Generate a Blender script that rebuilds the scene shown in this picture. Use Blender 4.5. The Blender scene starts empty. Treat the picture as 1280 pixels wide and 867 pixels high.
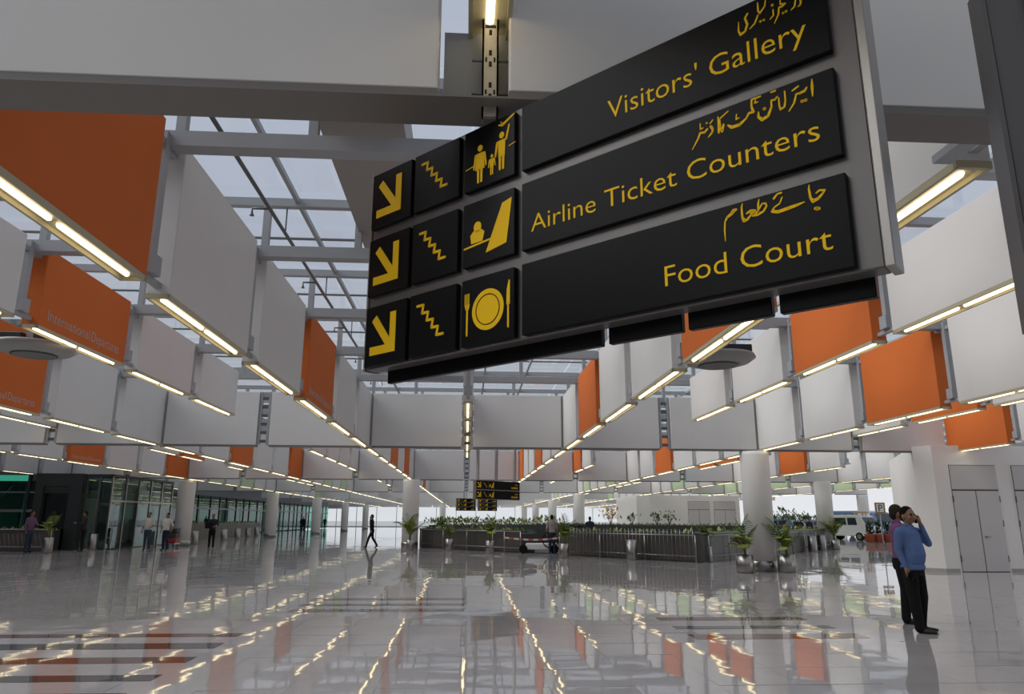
import bpy, bmesh, math, random
import numpy as np
from mathutils import Vector, Matrix
random.seed(7)
R = math.radians
scene = bpy.context.scene
COL = scene.collection

# ------------------------------------------------------------------ camera
F, PITCH, YAW, ROLL, EYE = 902.0, 13.423, 3.51, 0.197, 1.55
cam_d = bpy.data.cameras.new('camera'); cam = bpy.data.objects.new('camera', cam_d); COL.objects.link(cam)
cam_d.sensor_fit = 'HORIZONTAL'; cam_d.sensor_width = 36.0; cam_d.lens = F / 1280 * 36.0
cam_d.clip_start = 0.05; cam_d.clip_end = 2000
cam.matrix_world = (Matrix.Translation((0, 0, EYE)) @ Matrix.Rotation(-R(YAW), 4, 'Z') @
                    Matrix.Rotation(R(90 + PITCH), 4, 'X') @ Matrix.Rotation(R(ROLL), 4, 'Z'))
scene.camera = cam
# ------------------------------------------------------------------ sky, sun, exposure
world = bpy.data.worlds.new('overcast_sky'); scene.world = world; world.use_nodes = True
wn = world.node_tree; wn.nodes.clear()
wo = wn.nodes.new('ShaderNodeOutputWorld'); bg = wn.nodes.new('ShaderNodeBackground')
tc = wn.nodes.new('ShaderNodeTexCoord'); sx = wn.nodes.new('ShaderNodeSeparateXYZ'); rp = wn.nodes.new('ShaderNodeValToRGB')
rp.color_ramp.elements[0].position = 0.0; rp.color_ramp.elements[0].color = (1.25, 1.28, 1.32, 1)
rp.color_ramp.elements[1].position = 0.35; rp.color_ramp.elements[1].color = (0.80, 0.86, 1.0, 1)
wn.links.new(tc.outputs['Generated'], sx.inputs[0]); wn.links.new(sx.outputs['Z'], rp.inputs[0])
wn.links.new(rp.outputs[0], bg.inputs[0]); bg.inputs[1].default_value = 0.64
wn.links.new(bg.outputs[0], wo.inputs[0])
sun_d = bpy.data.lights.new('veiled_sun', 'SUN'); sun_d.energy = 3.7; sun_d.angle = R(60); sun_d.color = (1.0, 0.97, 0.92)
sun = bpy.data.objects.new('veiled_sun', sun_d); COL.objects.link(sun)
sun.rotation_euler = Vector((0.85, 0.06, -0.58)).to_track_quat('-Z', 'Y').to_euler()
vs = scene.view_settings
scene.display_settings.display_device = 'sRGB'
vs.view_transform = 'Standard'; vs.look = 'None'; vs.gamma = 1.0; vs.use_curve_mapping = False
vs.exposure = 0.0
try:
    scene.cycles.max_bounces = 8; scene.cycles.diffuse_bounces = 4; scene.cycles.transparent_max_bounces = 16
except Exception: pass

# ------------------------------------------------------------------ photo pixel -> point helpers
def ray(x, y):
    qx, qy = x - 640.0, y - 433.0; c, s = math.cos(R(ROLL)), math.sin(R(ROLL)); qx, qy = c*qx - s*qy, s*qx + c*qy
    vx, vy, vz = qx, F, -qy; c, s = math.cos(R(PITCH)), math.sin(R(PITCH)); vy, vz = c*vy - s*vz, s*vy + c*vz
    c, s = math.cos(R(YAW)), math.sin(R(YAW)); vx, vy = c*vx + s*vy, -s*vx + c*vy
    return Vector((vx, vy, vz))
def ground(x, y, z=0.0):
    v = ray(x, y); k = (z - EYE) / v.z; return Vector((v.x*k, v.y*k, z))
def at_depth(x, y, Y):
    v = ray(x, y); k = Y / v.y; return Vector((v.x*k, Y, EYE + v.z*k))
def project(X, Y, Z):
    c, s = math.cos(R(YAW)), math.sin(R(YAW)); x, y, z = c*X - s*Y, s*X + c*Y, Z - EYE
    c, s = math.cos(R(PITCH)), math.sin(R(PITCH)); y, z = c*y + s*z, -s*y + c*z
    if y < 0.05: return None
    return 640 + x*F/y, 433 - z*F/y

# ------------------------------------------------------------------ materials
MATS = {}
def mat(name, col, rough=0.5, metal=0.0, noise=0.0, scale=4.0, spec=0.5, bump=0.0, emit=None, estr=0.0, coat=0.0):
    if name in MATS: return MATS[name]
    m = bpy.data.materials.new(name); m.use_nodes = True; nt = m.node_tree
    b = nt.nodes['Principled BSDF']
    b.inputs['Base Color'].default_value = (*col, 1); b.inputs['Roughness'].default_value = rough
    b.inputs['Metallic'].default_value = metal; b.inputs['Specular IOR Level'].default_value = spec
    b.inputs['Coat Weight'].default_value = coat; b.inputs['Coat Roughness'].default_value = 0.05
    if emit: b.inputs['Emission Color'].default_value = (*emit, 1); b.inputs['Emission Strength'].default_value = estr
    t = nt.nodes.new('ShaderNodeTexCoord'); n = nt.nodes.new('ShaderNodeTexNoise'); n.inputs['Scale'].default_value = scale
    n.inputs['Detail'].default_value = 5
    nt.links.new(t.outputs['Object'], n.inputs['Vector'])
    if noise:
        r = nt.nodes.new('ShaderNodeMapRange'); r.inputs['To Min'].default_value = 1 - noise; r.inputs['To Max'].default_value = 1 + noise
        nt.links.new(n.outputs['Fac'], r.inputs['Value'])
        mx = nt.nodes.new('ShaderNodeVectorMath'); mx.operation = 'SCALE'; mx.inputs[0].default_value = col
        nt.links.new(r.outputs[0], mx.inputs['Scale']); nt.links.new(mx.outputs[0], b.inputs['Base Color'])
    if bump:
        bp = nt.nodes.new('ShaderNodeBump'); bp.inputs['Strength'].default_value = bump; bp.inputs['Distance'].default_value = 0.02
        nt.links.new(n.outputs['Fac'], bp.inputs['Height']); nt.links.new(bp.outputs[0], b.inputs['Normal'])
    MATS[name] = m; return m
def glass(name, tint, gloss=0.08, rough=0.02):
    m = bpy.data.materials.new(name); m.use_nodes = True; nt = m.node_tree; nt.nodes.clear()
    o = nt.nodes.new('ShaderNodeOutputMaterial'); t = nt.nodes.new('ShaderNodeBsdfTransparent'); g = nt.nodes.new('ShaderNodeBsdfGlossy')
    mx = nt.nodes.new('ShaderNodeMixShader'); lw = nt.nodes.new('ShaderNodeLayerWeight'); lw.inputs[0].default_value = .5
    t.inputs[0].default_value = (*tint, 1); g.inputs['Roughness'].default_value = rough; g.inputs['Color'].default_value = (.9, .95, .95, 1)
    pw = nt.nodes.new('ShaderNodeMath'); pw.operation = 'POWER'; pw.inputs[1].default_value = 5.0
    ad = nt.nodes.new('ShaderNodeMath'); ad.operation = 'MULTIPLY_ADD'; ad.inputs[1].default_value = .6; ad.inputs[2].default_value = gloss; ad.use_clamp = True
    nt.links.new(lw.outputs['Facing'], pw.inputs[0]); nt.links.new(pw.outputs[0], ad.inputs[0]); nt.links.new(ad.outputs[0], mx.inputs[0])
    nt.links.new(t.outputs[0], mx.inputs[1]); nt.links.new(g.outputs[0], mx.inputs[2]); nt.links.new(mx.outputs[0], o.inputs[0])
    MATS[name] = m; return m
def stone(name, col, var=0.12, vein=0.2):
    m = bpy.data.materials.new(name); m.use_nodes = True; nt = m.node_tree; b = nt.nodes['Principled BSDF']
    g = nt.nodes.new('ShaderNodeNewGeometry')
    n1 = nt.nodes.new('ShaderNodeTexNoise'); n1.inputs['Scale'].default_value = 0.9; n1.inputs['Detail'].default_value = 8
    n2 = nt.nodes.new('ShaderNodeTexNoise'); n2.inputs['Scale'].default_value = 7; n2.inputs['Detail'].default_value = 6; n2.inputs['Distortion'].default_value = 1.2
    for n in (n1, n2): nt.links.new(g.outputs['Position'], n.inputs['Vector'])
    a = nt.nodes.new('ShaderNodeMath'); a.operation = 'MULTIPLY_ADD'; a.inputs[1].default_value = vein
    nt.links.new(n2.outputs[0], a.inputs[0]); nt.links.new(n1.outputs[0], a.inputs[2])
    r = nt.nodes.new('ShaderNodeMapRange'); r.inputs['From Min'].default_value = 0.3; r.inputs['From Max'].default_value = 0.9
    r.inputs['To Min'].default_value = 1 - var; r.inputs['To Max'].default_value = 1 + var
    nt.links.new(a.outputs[0], r.inputs[0])
    mx = nt.nodes.new('ShaderNodeVectorMath'); mx.operation = 'SCALE'; mx.inputs[0].default_value = col
    nt.links.new(r.outputs[0], mx.inputs['Scale']); nt.links.new(mx.outputs[0], b.inputs['Base Color'])
    b.inputs['Roughness'].default_value = 0.03; b.inputs['IOR'].default_value = 1.65; b.inputs['Specular IOR Level'].default_value = 0.5
    n3 = nt.nodes.new('ShaderNodeTexNoise'); n3.inputs['Scale'].default_value = 1.6; n3.inputs['Detail'].default_value = 1
    nt.links.new(g.outputs['Position'], n3.inputs['Vector'])
    bp = nt.nodes.new('ShaderNodeBump'); bp.inputs['Strength'].default_value = 0.10; bp.inputs['Distance'].default_value = 0.02
    nt.links.new(n3.outputs[0], bp.inputs['Height']); nt.links.new(bp.outputs[0], b.inputs['Normal'])
    MATS[name] = m; return m
WHITE = mat('white_panel', (.66, .64, .615), .5, noise=.03, scale=1.5, spec=.3)
ORANGE = mat('orange_panel', (.61, .15, .036), .7, noise=.04, scale=1.5, spec=.12)
GREEN = mat('pale_green_panel', (.52, .62, .40), .5, noise=.03, scale=1.5)
STEEL = mat('grey_painted_steel', (.33, .34, .35), .45, noise=.06)
DSTEEL = mat('dark_steel', (.12, .12, .12), .4, .3, noise=.08)
STAIN = mat('brushed_stainless', (.36, .35, .335), .28, 1.0, noise=.08, scale=9)
HOUSE = mat('cream_light_housing', (.45, .40, .26), .4, noise=.04)
TUBE = mat('warm_tube', (.9, .85, .7), .4, emit=(1.0, .83, .52), estr=3.5)
WALL = mat('white_wall', (.84, .81, .77), .6, noise=.03, scale=.8)
COLM = mat('white_column_paint', (.82, .80, .77), .5, noise=.03, scale=1.2)
SIGNF = mat('grey_brown_sign_frame', (.115, .105, .10), .38, .3, noise=.05)
SIGNB = mat('black_gloss_sign_panel', (.006, .006, .0065), .30, noise=.1, spec=.07)
YEL = mat('yellow_sign_vinyl', (.86, .52, .008), .5, noise=.03, spec=.1)
MARBLE = stone('polished_grey_marble', (.46, .43, .415)); 
BROWNM = stone('polished_brown_marble', (.13, .065, .05)); DARKM = stone('polished_dark_marble', (.06, .058, .058))
ROOFG = glass('roof_glass', (.93, .945, .96), .02); GREENG = glass('green_tinted_glass', (.22, .62, .50), .06); CLEARG = glass('clear_glass', (.45, .56, .52), .10); ENDG = glass('end_wall_glass', (.96, .97, .98), .03)
DARKG = glass('dark_tinted_glass', (.10, .14, .13), .10)
PLANT_W = mat('dark_planter_panel', (.075, .068, .06), .45, noise=.12, scale=3)
LEAF = mat('leaf_green', (.11, .20, .035), .5, noise=.35, scale=12); LEAFY = mat('leaf_yellow_green', (.30, .36, .06), .5, noise=.3, scale=12)
LEAFD = mat('leaf_dark_green', (.025, .06, .018), .5, noise=.3, scale=12)
SOIL = mat('planting_soil', (.04, .03, .02), .9, noise=.3, scale=20)
CONC = mat('outdoor_concrete', (.42, .42, .41), .8, noise=.1, scale=.4)
ALU = mat('aluminium_frame', (.42, .44, .43), .35, .6, noise=.05)
DARKF = mat('dark_green_frame', (.03, .042, .04), .4, noise=.1)
LETTER = mat('pale_grey_lettering', (.42, .36, .33), .5, noise=.02)

# ------------------------------------------------------------------ mesh building
class MB:
    def __init__(s): s.v = []; s.f = []; s.m = []; s.sm = []
    def poly(s, pts, faces, mi=0, smooth=False):
        o = len(s.v); s.v += [tuple(p) for p in pts]
        for f in faces: s.f.append(tuple(i + o for i in f)); s.m.append(mi); s.sm.append(smooth)
        return s
    def box(s, x0, x1, y0, y1, z0, z1, mi=0, bev=0.0):
        if bev <= 0:
            p = [(x, y, z) for z in (z0, z1) for y in (y0, y1) for x in (x0, x1)]
            return s.poly(p, [(0, 2, 3, 1), (4, 5, 7, 6), (0, 1, 5, 4), (2, 6, 7, 3), (0, 4, 6, 2), (1, 3, 7, 5)], mi)
        bm = bmesh.new(); bmesh.ops.create_cube(bm, size=1)
        for v in bm.verts: v.co = Vector(((x0+x1)/2 + v.co.x*(x1-x0), (y0+y1)/2 + v.co.y*(y1-y0), (z0+z1)/2 + v.co.z*(z1-z0)))
        bmesh.ops.bevel(bm, geom=bm.edges[:], offset=bev, segments=1, affect='EDGES')
        bm.verts.index_update(); s.poly([v.co for v in bm.verts], [[v.index for v in f.verts] for f in bm.faces], mi); bm.free(); return s
    def tube(s, pts, rad, n=8, mi=0, cap=True, smooth=True, flat=None):
        pts = [Vector(p) for p in pts]; rad = rad if hasattr(rad, '__len__') else [rad]*len(pts); o = len(s.v); up = None
        for i, p in enumerate(pts):
            d = (pts[min(i+1, len(pts)-1)] - pts[max(i-1, 0)]).normalized()
            if up is None: up = d.orthogonal().normalized()
            up = (up - d*up.dot(d)).normalized(); w = d.cross(up)
            for k in range(n):
                a = 2*math.pi*k/n; s.v.append(tuple(p + (up*math.cos(a) + w*math.sin(a))*rad[i]))
        for i in range(len(pts)-1):
            for k in range(n):
                k2 = (k+1) % n; s.f.append((o+i*n+k, o+i*n+k2, o+(i+1)*n+k2, o+(i+1)*n+k)); s.m.append(mi); s.sm.append(smooth)
        if cap:
            s.f.append(tuple(o+k for k in range(n))[::-1]); s.m.append(mi); s.sm.append(False)
            l = o+(len(pts)-1)*n; s.f.append(tuple(l+k for k in range(n))); s.m.append(mi); s.sm.append(False)
        return s
    def lathe(s, prof, c=(0, 0, 0), n=24, mi=0, smooth=True):
        o = len(s.v)
        for r, z in prof:
            for k in range(n):
                a = 2*math.pi*k/n; s.v.append((c[0]+r*math.cos(a), c[1]+r*math.sin(a), c[2]+z))
        for i in range(len(prof)-1):
            for k in range(n):
                k2 = (k+1) % n; s.f.append((o+i*n+k, o+i*n+k2, o+(i+1)*n+k2, o+(i+1)*n+k)); s.m.append(mi); s.sm.append(smooth)
        s.f.append(tuple(o+k for k in range(n))[::-1]); s.m.append(mi); s.sm.append(False)
        l = o+(len(prof)-1)*n; s.f.append(tuple(l+k for k in range(n))); s.m.append(mi); s.sm.append(False)
        return s
    def ellipsoid(s, c, r, n=14, m=9, mi=0):
        prof = [(max(1e-4, math.sin(math.pi*i/m)), -math.cos(math.pi*i/m)) for i in range(m+1)]
        o = len(s.v); s.lathe(prof, n=n, mi=mi)
        for i in range(o, len(s.v)):
            v = s.v[i]; s.v[i] = (c[0]+v[0]*r[0], c[1]+v[1]*r[1], c[2]+v[2]*r[2])
        return s
    def prism(s, poly, axis, a0, a1, mi=0):
        """poly: 2-D outline extruded along axis ('x','y','z')"""
        n = len(poly)
        def P(u, v, a): return {'x': (a, u, v), 'y': (u, a, v), 'z': (u, v, a)}[axis]
        p = [P(u, v, a0) for u, v in poly] + [P(u, v, a1) for u, v in poly]
        return s.poly(p, [tuple(range(n))[::-1], tuple(range(n, 2*n))] + [(i, (i+1) % n, n+(i+1) % n, n+i) for i in range(n)], mi)
    def mesh(s, name, mats):
        me = bpy.data.meshes.new(name); me.from_pydata(s.v, [], s.f); me.update()
        for m in (mats if isinstance(mats, (list, tuple)) else [mats]): me.materials.append(m)
        me.polygons.foreach_set('material_index', s.m); me.polygons.foreach_set('use_smooth', s.sm)
        bm = bmesh.new(); bm.from_mesh(me); bmesh.ops.recalc_face_normals(bm, faces=bm.faces[:]); bm.to_mesh(me); bm.free()
        return me
    def build(s, name, mats, parent=None, loc=(0, 0, 0), rz=0.0):
        return add(name, s.mesh(name, mats), parent, loc, rz)
def add(name, me, parent=None, loc=(0, 0, 0), rz=0.0):
    o = bpy.data.objects.new(name, me); COL.objects.link(o); o.location = loc; o.rotation_euler = (0, 0, rz)
    if parent: o.parent = parent
    return o
def tag(o, label=None, cat=None, group=None, kind=None):
    if label: o['label'] = label
    if cat: o['category'] = cat
    if group: o['group'] = group
    if kind: o['kind'] = kind
    return o
def thing(name, label, cat, loc=(0, 0, 0), rz=0.0, group=None):
    return tag(add(name, None, None, loc, rz), label, cat, group)
def struct(name, label=None, loc=(0, 0, 0), rz=0.0):
    return tag(add(name, None, None, loc, rz), label, None, None, 'structure')

# ------------------------------------------------------------------ hall grid (metres)
A = 3.2                    # row spacing across
PER = 3.27                 # panel spacing along
BAY = 6*PER                # 19.62
Y0 = 3.44                  # first cross row
LOW, HIGH, TOP = 3.74, 4.24, 5.46
ROWS = [Y0 + BAY*i for i in range(8)]
def slot(b, j): return ROWS[b] + 0.58 + PER*j
LEN = 2.72; T = 0.24
# ------------------------------------------------------------------ floor
floor = tag(add('floor', None), 'polished pale grey marble floor with dark and brown inlay stripes', None, None, 'structure')
TS = 0.82
b = MB(); b.box(-24, 46, -8, 152, -0.30, -0.012); b.build('slab', MARBLE, floor)
tile_meshes = []
for k in range(24):
    tx, ty = random.gauss(0, .0022), random.gauss(0, .0022); h = TS/2 - .0012; m = MB(); N = 4; pts = []; dm = random.uniform(-.0006, .0009)
    for j in range(N+1):
        for i in range(N+1):
            x = -h + 2*h*i/N; y = -h + 2*h*j/N; pts.append((x, y, tx*x + ty*y + dm*(1 - (x*x + y*y)/(2*h*h))))
    fs = [(j*(N+1)+i, j*(N+1)+i+1, (j+1)*(N+1)+i+1, (j+1)*(N+1)+i) for j in range(N) for i in range(N)]
    m.poly(pts, fs, 0, True)
    c = [(0, 0), (1, 0), (1, 1), (0, 1)]; o = [0, N, (N+1)*(N+1)-1, (N+1)*N]
    q = [pts[a] for a in o] + [(pts[a][0], pts[a][1], -.012) for a in o]
    m.poly(q, [(i, 4+i, 4+(i+1) % 4, (i+1) % 4) for i in range(4)]); tile_meshes.append(m)
tm = [m.mesh('tile', MARBLE) for m in tile_meshes]; tmb = [m.mesh('tile', BROWNM) for m in tile_meshes]; tmd = [m.mesh('tile', DARKM) for m in tile_meshes]
rest = MB(); cells = []
NXL, NXR = -27, 45
for j in range(-2, 80):
    for i in range(NXL, NXR):
        x, y = (i+.5)*TS, (j+.5)*TS
        if y > 66 or x > 36: continue
        p = project(x, y, 0)
        vis = p is not None and -60 < p[0] < 1340 and p[1] < 900
        cells.append((math.hypot(x, y) if vis else 1e6 + math.hypot(x, y), x, y))
cells.sort()
STRIPES = []   # inlay patches: (x0, x1, y0, y1)
PATCH = [(-13, -3.05, 6.9, 10.9), (-3.0, 0.0, 13.2, 15.7), (3.1, 5.5, 10.1, 12.4)]
rnd = random.Random(3)
for n, (d, x, y) in enumerate(cells):
    k = rnd.randrange(24)
    if n < 300: add('tile', tm[k], floor, (x, y, 0))
    else:
        s = tile_meshes[k]; o = len(rest.v); rest.v += [(a+x, b_+y, c) for a, b_, c in s.v]
        rest.f += [tuple(q+o for q in f) for f in s.f]; rest.m += s.m; rest.sm += s.sm
ro = rest.build('far_tiles', MARBLE, floor); ro['kind'] = 'stuff'
b = MB(); b.box(-24, 46, 65.5, 152, -.012, -.001); b.build('far_paving', MARBLE, floor)
for (x0, x1, y0, y1) in PATCH:
    y = y0; i = 0
    while y < y1 - .2:
        m = MB(); w = (.42, .30, .36)[i % 3]; m.box(x0, x1, y, y+w, -.002, .0022)
        m.build('inlay_stripe', BROWNM if i % 2 == 0 else DARKM, floor); y += w + (.50, .62, .55)[i % 3]; i += 1
m = MB(); m.box(-24, 46, -8.3, -8, -.3, 6.3); tag(m.build('wall_behind', mat('plain_grey_wall', (.30, .29, .28), .6, noise=.04)), 'plain grey rear wall of the hall', None, None, 'structure')  # unseen wall added behind the camera to cut light on camera-facing panels
# ground outside
g = MB(); g.box(-400, 400, -60, 600, -.5, -.31); tag(g.build('ground', CONC), 'grey concrete apron outside the hall', None, None, 'structure')

# ------------------------------------------------------------------ roof
ceil = tag(add('ceiling', None), 'glazed roof on grey steel beams, posts and purlins', None, None, 'structure')
RZ = 6.34
XS0, XS1 = -7, 11
pane = MB(); pane.box(-A/2+.02, A/2-.02, -PER/2+.02, PER/2-.02, 0, .02); pane_me = pane.mesh('glass_pane', ROOFG)
npane = 0; farg = MB()
for j in range(-3, 45):
    yc = Y0 + .31 + PER*(j+.5)
    for k in range(XS0, XS1):
        xc = (k+.5)*A
        p = project(xc, max(yc, .6), RZ)
        if p and -150 < p[0] < 1430 and p[1] > -200 and yc < 62 and npane < 300:
            add('glass_pane', pane_me, ceil, (xc, yc, RZ)); npane += 1
        else: farg.box(xc-A/2+.02, xc+A/2-.02, yc-PER/2+.02, yc+PER/2-.02, RZ, RZ+.02)
fo = farg.build('far_glass_panes', ROOFG, ceil); fo['kind'] = 'stuff'
XL, XR = XS0*A, XS1*A
bm_ = MB(); bm_.box(XL, XR, -.1, .1, 5.33, 5.50); beam_me = bm_.mesh('roof_beam', STEEL)
pu = MB(); pu.box(XL, XR, -.06, .06, 6.2, 6.33); pur_me = pu.mesh('purlin', STEEL)
gb = MB(); gb.box(XL, XR, -.012, .012, 6.32, 6.36); bar_me = gb.mesh('glazing_bar', DSTEEL)
ps = MB(); ps.box(-.05, .05, -.05, .05, 5.5, 6.17); post_me = ps.mesh('roof_post', STEEL)
for j in range(-2, 38):
    y = Y0 + .42 + PER*j
    add('roof_beam', beam_me, ceil, (0, y, 0)); add('purlin', pur_me, ceil, (0, y + .1, 0))
    for t in (.5,): add('glazing_bar', bar_me, ceil, (0, y + .1 + PER*t, 0))
    if j < 13:
        for k in range(-5, 7):
            for dx in ((0, 1.6) if abs(k) < 4 else (0,)):
                p = project(k*A + dx, y, 6)
                if p and -50 < p[0] < 1330: add('roof_post', post_me, ceil, (k*A + dx + (.12 if dx == 0 else -.1), y, 0))
rl = MB(); rl.box(-.03, .03, -8, 130, 6.25, 6.33); rail_me = rl.mesh('rafter', STEEL)
for k in range(XS0, XS1+1): add('rafter', rail_me, ceil, (k*A + .54, 0, 0))
for k in range(-2, 4):
    for t in (.6,): 
        if k not in (-1,): add('rafter', rail_me, ceil, (k*A + A*t, 0, 0))
d = MB(); d.box(-1.70, -.76, 2.0, 21.5, 5.78, 6.3); d.build('roof_duct', mat('grey_duct_soffit', (.30, .28, .26), .5, noise=.04), ceil)
pipe = MB(); pipe.tube([(-2.84, 0, 5.8), (-2.84, 22.5, 5.8)], .028, 8)
pp = pipe.build('sprinkler_pipe', DSTEEL, ceil)
for j in range(1, 7):
    h = MB(); yy = Y0 + .42 + PER*j - .75
    h.tube([(-2.84, yy, 5.8), (-3.08, yy, 5.80), (-3.08, yy, 5.72)], .018, 6); h.tube([(-3.08, yy, 5.73), (-3.08, yy, 5.69)], [.012, .035], 8)
    h.tube([(-2.84, yy+.9, 5.8), (-2.84, yy+.9, 6.2)], .012, 6); h.build('sprinkler_head', DSTEEL, pp)

# ------------------------------------------------------------------ hanging baffles
def baffle_meshes(zb, col):
    h = LEN/2; d = {}
    m = MB(); m.box(-T/2, T/2, -h, h, zb+.045, TOP, 0, .008); d['body'] = m.mesh('body', col)
    m = MB(); m.box(-T/2, -T/2+.025, -h, h, zb, zb+.05); m.box(T/2-.025, T/2, -h, h, zb, zb+.05); m.box(-T/2, T/2, -h, -h+.03, zb, zb+.05)
    m.box(-T/2, T/2, h-.03, h, zb, zb+.05); m.box(-T/2+.02, T/2-.02, -h+.03, h-.03, zb+.035, zb+.045)
    d['light_housing'] = m.mesh('light_housing', HOUSE)
    m = MB(); m.tube([(0, -.60, zb+.022), (0, -.575, zb+.022), (0, .575, zb+.022), (0, .60, zb+.022)], [.012, .024, .024, .012], 10); d['tube'] = m.mesh('tube', TUBE)
    m = MB(); y = -h - .28; m.box(-.05, .05, y-.05, y+.05, zb+.22, TOP); m.box(-.09, .09, y-.09, y+.09, zb+.16, zb+.36)
    m.box(-.03, .03, y-.30, y+.30, zb+.10, zb+.16); m.box(-.035, .035, y-.30, y+.30, TOP-.16, TOP-.09)
    d['hanger_post'] = m.mesh('hanger_post', STEEL)
    return d
BM = {}
for hn, z in (('deep', LOW), ('shallow', HIGH)):
    for cn, c in (('white', WHITE), ('orange', ORANGE), ('pale green', GREEN)): BM[hn, cn] = baffle_meshes(z, c)
ORD = ['', 'first', 'second', 'third', 'fourth', 'fifth', 'sixth', 'seventh', 'eighth', 'ninth', 'tenth', 'eleventh']
CROSS = ['sign beam', 'second cross row', 'third cross row', 'fourth cross row']
def row_name(k): return 'centre row' if k == 0 else f"{ORD[abs(k)]} row towards the {'vestibule' if k < 0 else 'service core'}"
def bay_name(k): return f"{ORD[k+1] if k >= 0 else ORD[-k]} bay towards the {'service core' if k >= 0 else 'vestibule'}"
def baffle(k, y0, col, hn=None, hanger=True, label=None, group=None):
    hn = hn or ('deep' if k % 2 else 'shallow'); d = BM[hn, col]
    n = 'ceiling_baffle'
    t = thing(n, label or f'{col} {hn} ceiling baffle running lengthwise with two lit tubes under it', 'baffle', (k*A, y0 + LEN/2, 0), 0,
              f'{hn} {col} lengthwise baffles')
    t.location.z = LOW if hn == 'deep' else HIGH
    dz = -t.location.z
    add('body', d['body'], t, (0, 0, dz)); hs = add('light_housing', d['light_housing'], t, (0, 0, dz))
    add('tube', d['tube'], hs, (0, -.65, 0)); add('tube', d['tube'], hs, (0, .65, 0))
    if hanger: add('hanger_post', d['hanger_post'], t, (0, 0, dz))
    return t
ORG = {(0, -1): (0, 3), (0, 1): (1, 4), (0, -2): (2,), (0, 2): (2,), (0, -3): (3,), (0, 3): (3,), (0, 4): (4,), (0, 5): (5, 3), (0, -4): (2,),
       (1, -5): (2, 5), (1, -3): (2, 5), (1, -1): (2, 4), (1, 1): (2, 5), (1, 2): (5,), (1, 3): (3,), (1, 4): (3, 4), (1, 5): (3, 1), (1, -6): (3,), (1, -4): (3,), (1, 7): (2,),
       (2, 1): (1,), (2, -1): (3,)}
GRN = {(2, 2): (1, 3), (2, 3): (1, 4), (2, 4): (2, 4), (2, 5): (0, 3), (2, 6): (1, 3), (2, 7): (2, 5), (2, 8): (0, 2, 4), (2, 9): (1, 3), (2, 10): (2,), (1, 9): (3, 5), (1, 8): (4,),
       (2, -5): (1, 3), (2, -3): (2, 4), (2, -4): (2,), (2, -6): (1, 4)}
EMPTY = {(0, 0): (0, 1, 2, 3), (0, -2): (5,), (0, 2): (5,), (1, 0): (3, 4, 5), (1, -2): (0, 1), (1, 2): (0, 1, 2, 3), (1, -4): (0, 1, 4), (1, 4): (0, 1, 5), (2, 0): (0, 1, 2, 3, 4, 5), (2, -2): (0, 1, 2, 4), (2, 2): (2, 4, 5)}
text_baffles = []
for b_ in range(3):
    for k in range(-7, 11):
        for j in range(6):
            if j in EMPTY.get((b_, k), ()): continue
            y = slot(b_, j); zb = LOW if k % 2 else HIGH
            pr = [project(k*A, yy, zz) for yy in (y, y+LEN) for zz in (zb, TOP)]; pr = [p for p in pr if p]
            if not pr or max(p[0] for p in pr) < -5 or min(p[0] for p in pr) > 1285 or max(p[1] for p in pr) < -5: continue
            if k > 4 and y > 22.3 and (k*A)/y > .56 and y < 34: continue      # inside the service core
            c = 'orange' if j in ORG.get((b_, k), ()) else 'pale green' if j in GRN.get((b_, k), ()) else 'white'
            lab = None
            if (b_, k, j) == (0, -1, 0): lab = 'plain orange deep ceiling baffle just behind the grey cross beam'
            if (b_, k, j) == (0, -1, 3): lab = 'orange deep ceiling baffle with faint lettering between two white baffles'
            if (b_, k, j) == (0, -2, 2): lab = 'orange shallow ceiling baffle lettered International Departures above the round grey speaker'
            if (b_, k, j) == (0, -3, 3): lab = 'orange deep ceiling baffle lettered International Departures behind the round grey speaker'
            lab = lab or f"{c} {'deep' if k % 2 else 'shallow'} baffle {ORD[j+1]} past the {CROSS[b_]}, {row_name(k)}"
            t = baffle(k, y, c, None, True, lab)
            if (b_, k, j) in ((0, -1, 3), (0, -2, 2), (0, -3, 3), (1, -5, 2)): text_baffles.append((t, k, y))
t = baffle(0, Y0 + .30 - LEN, 'white', None, False, 'white shallow baffle above the sign, its tube end over the steel hanger'); t.location.x = .085
# lettering on baffles (faces +X)
def text_mesh(s, name, material, extr=.002, size=1.0):
    cu = bpy.data.curves.new(name, 'FONT'); cu.body = s; cu.size = size; cu.extrude = extr; cu.resolution_u = 3; cu.offset = -.006
    o = bpy.data.objects.new(name, cu); COL.objects.link(o); dg = bpy.context.evaluated_depsgraph_get()
    me = bpy.data.meshes.new_from_object(o.evaluated_get(dg)); bpy.data.objects.remove(o); bpy.data.curves.remove(cu)
    me.name = name; me.materials.clear(); me.materials.append(material); return me
def fit_word(s, w, cap, material, extr=.001):
    me = text_mesh(s, 'lettering', material, extr); co = [v.co for v in me.vertices]; a, b = min(c.x for c in co), max(c.x for c in co)
    for v in me.vertices: v.co = Vector(((v.co.x-a)/(b-a)*w, v.co.y*cap/.71, v.co.z))
    return me
words = [(fit_word('International', 1.22, .17, LETTER), 0), (fit_word('Departures', .96, .17, LETTER), 1.29)]
for t, k, y in text_baffles:
    for me, dx in words:
        o = add('lettering', me, t, (T/2 + .002, -LEN/2 + .22 + dx, .17)); o.rotation_euler = (R(90), 0, R(90))
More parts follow.
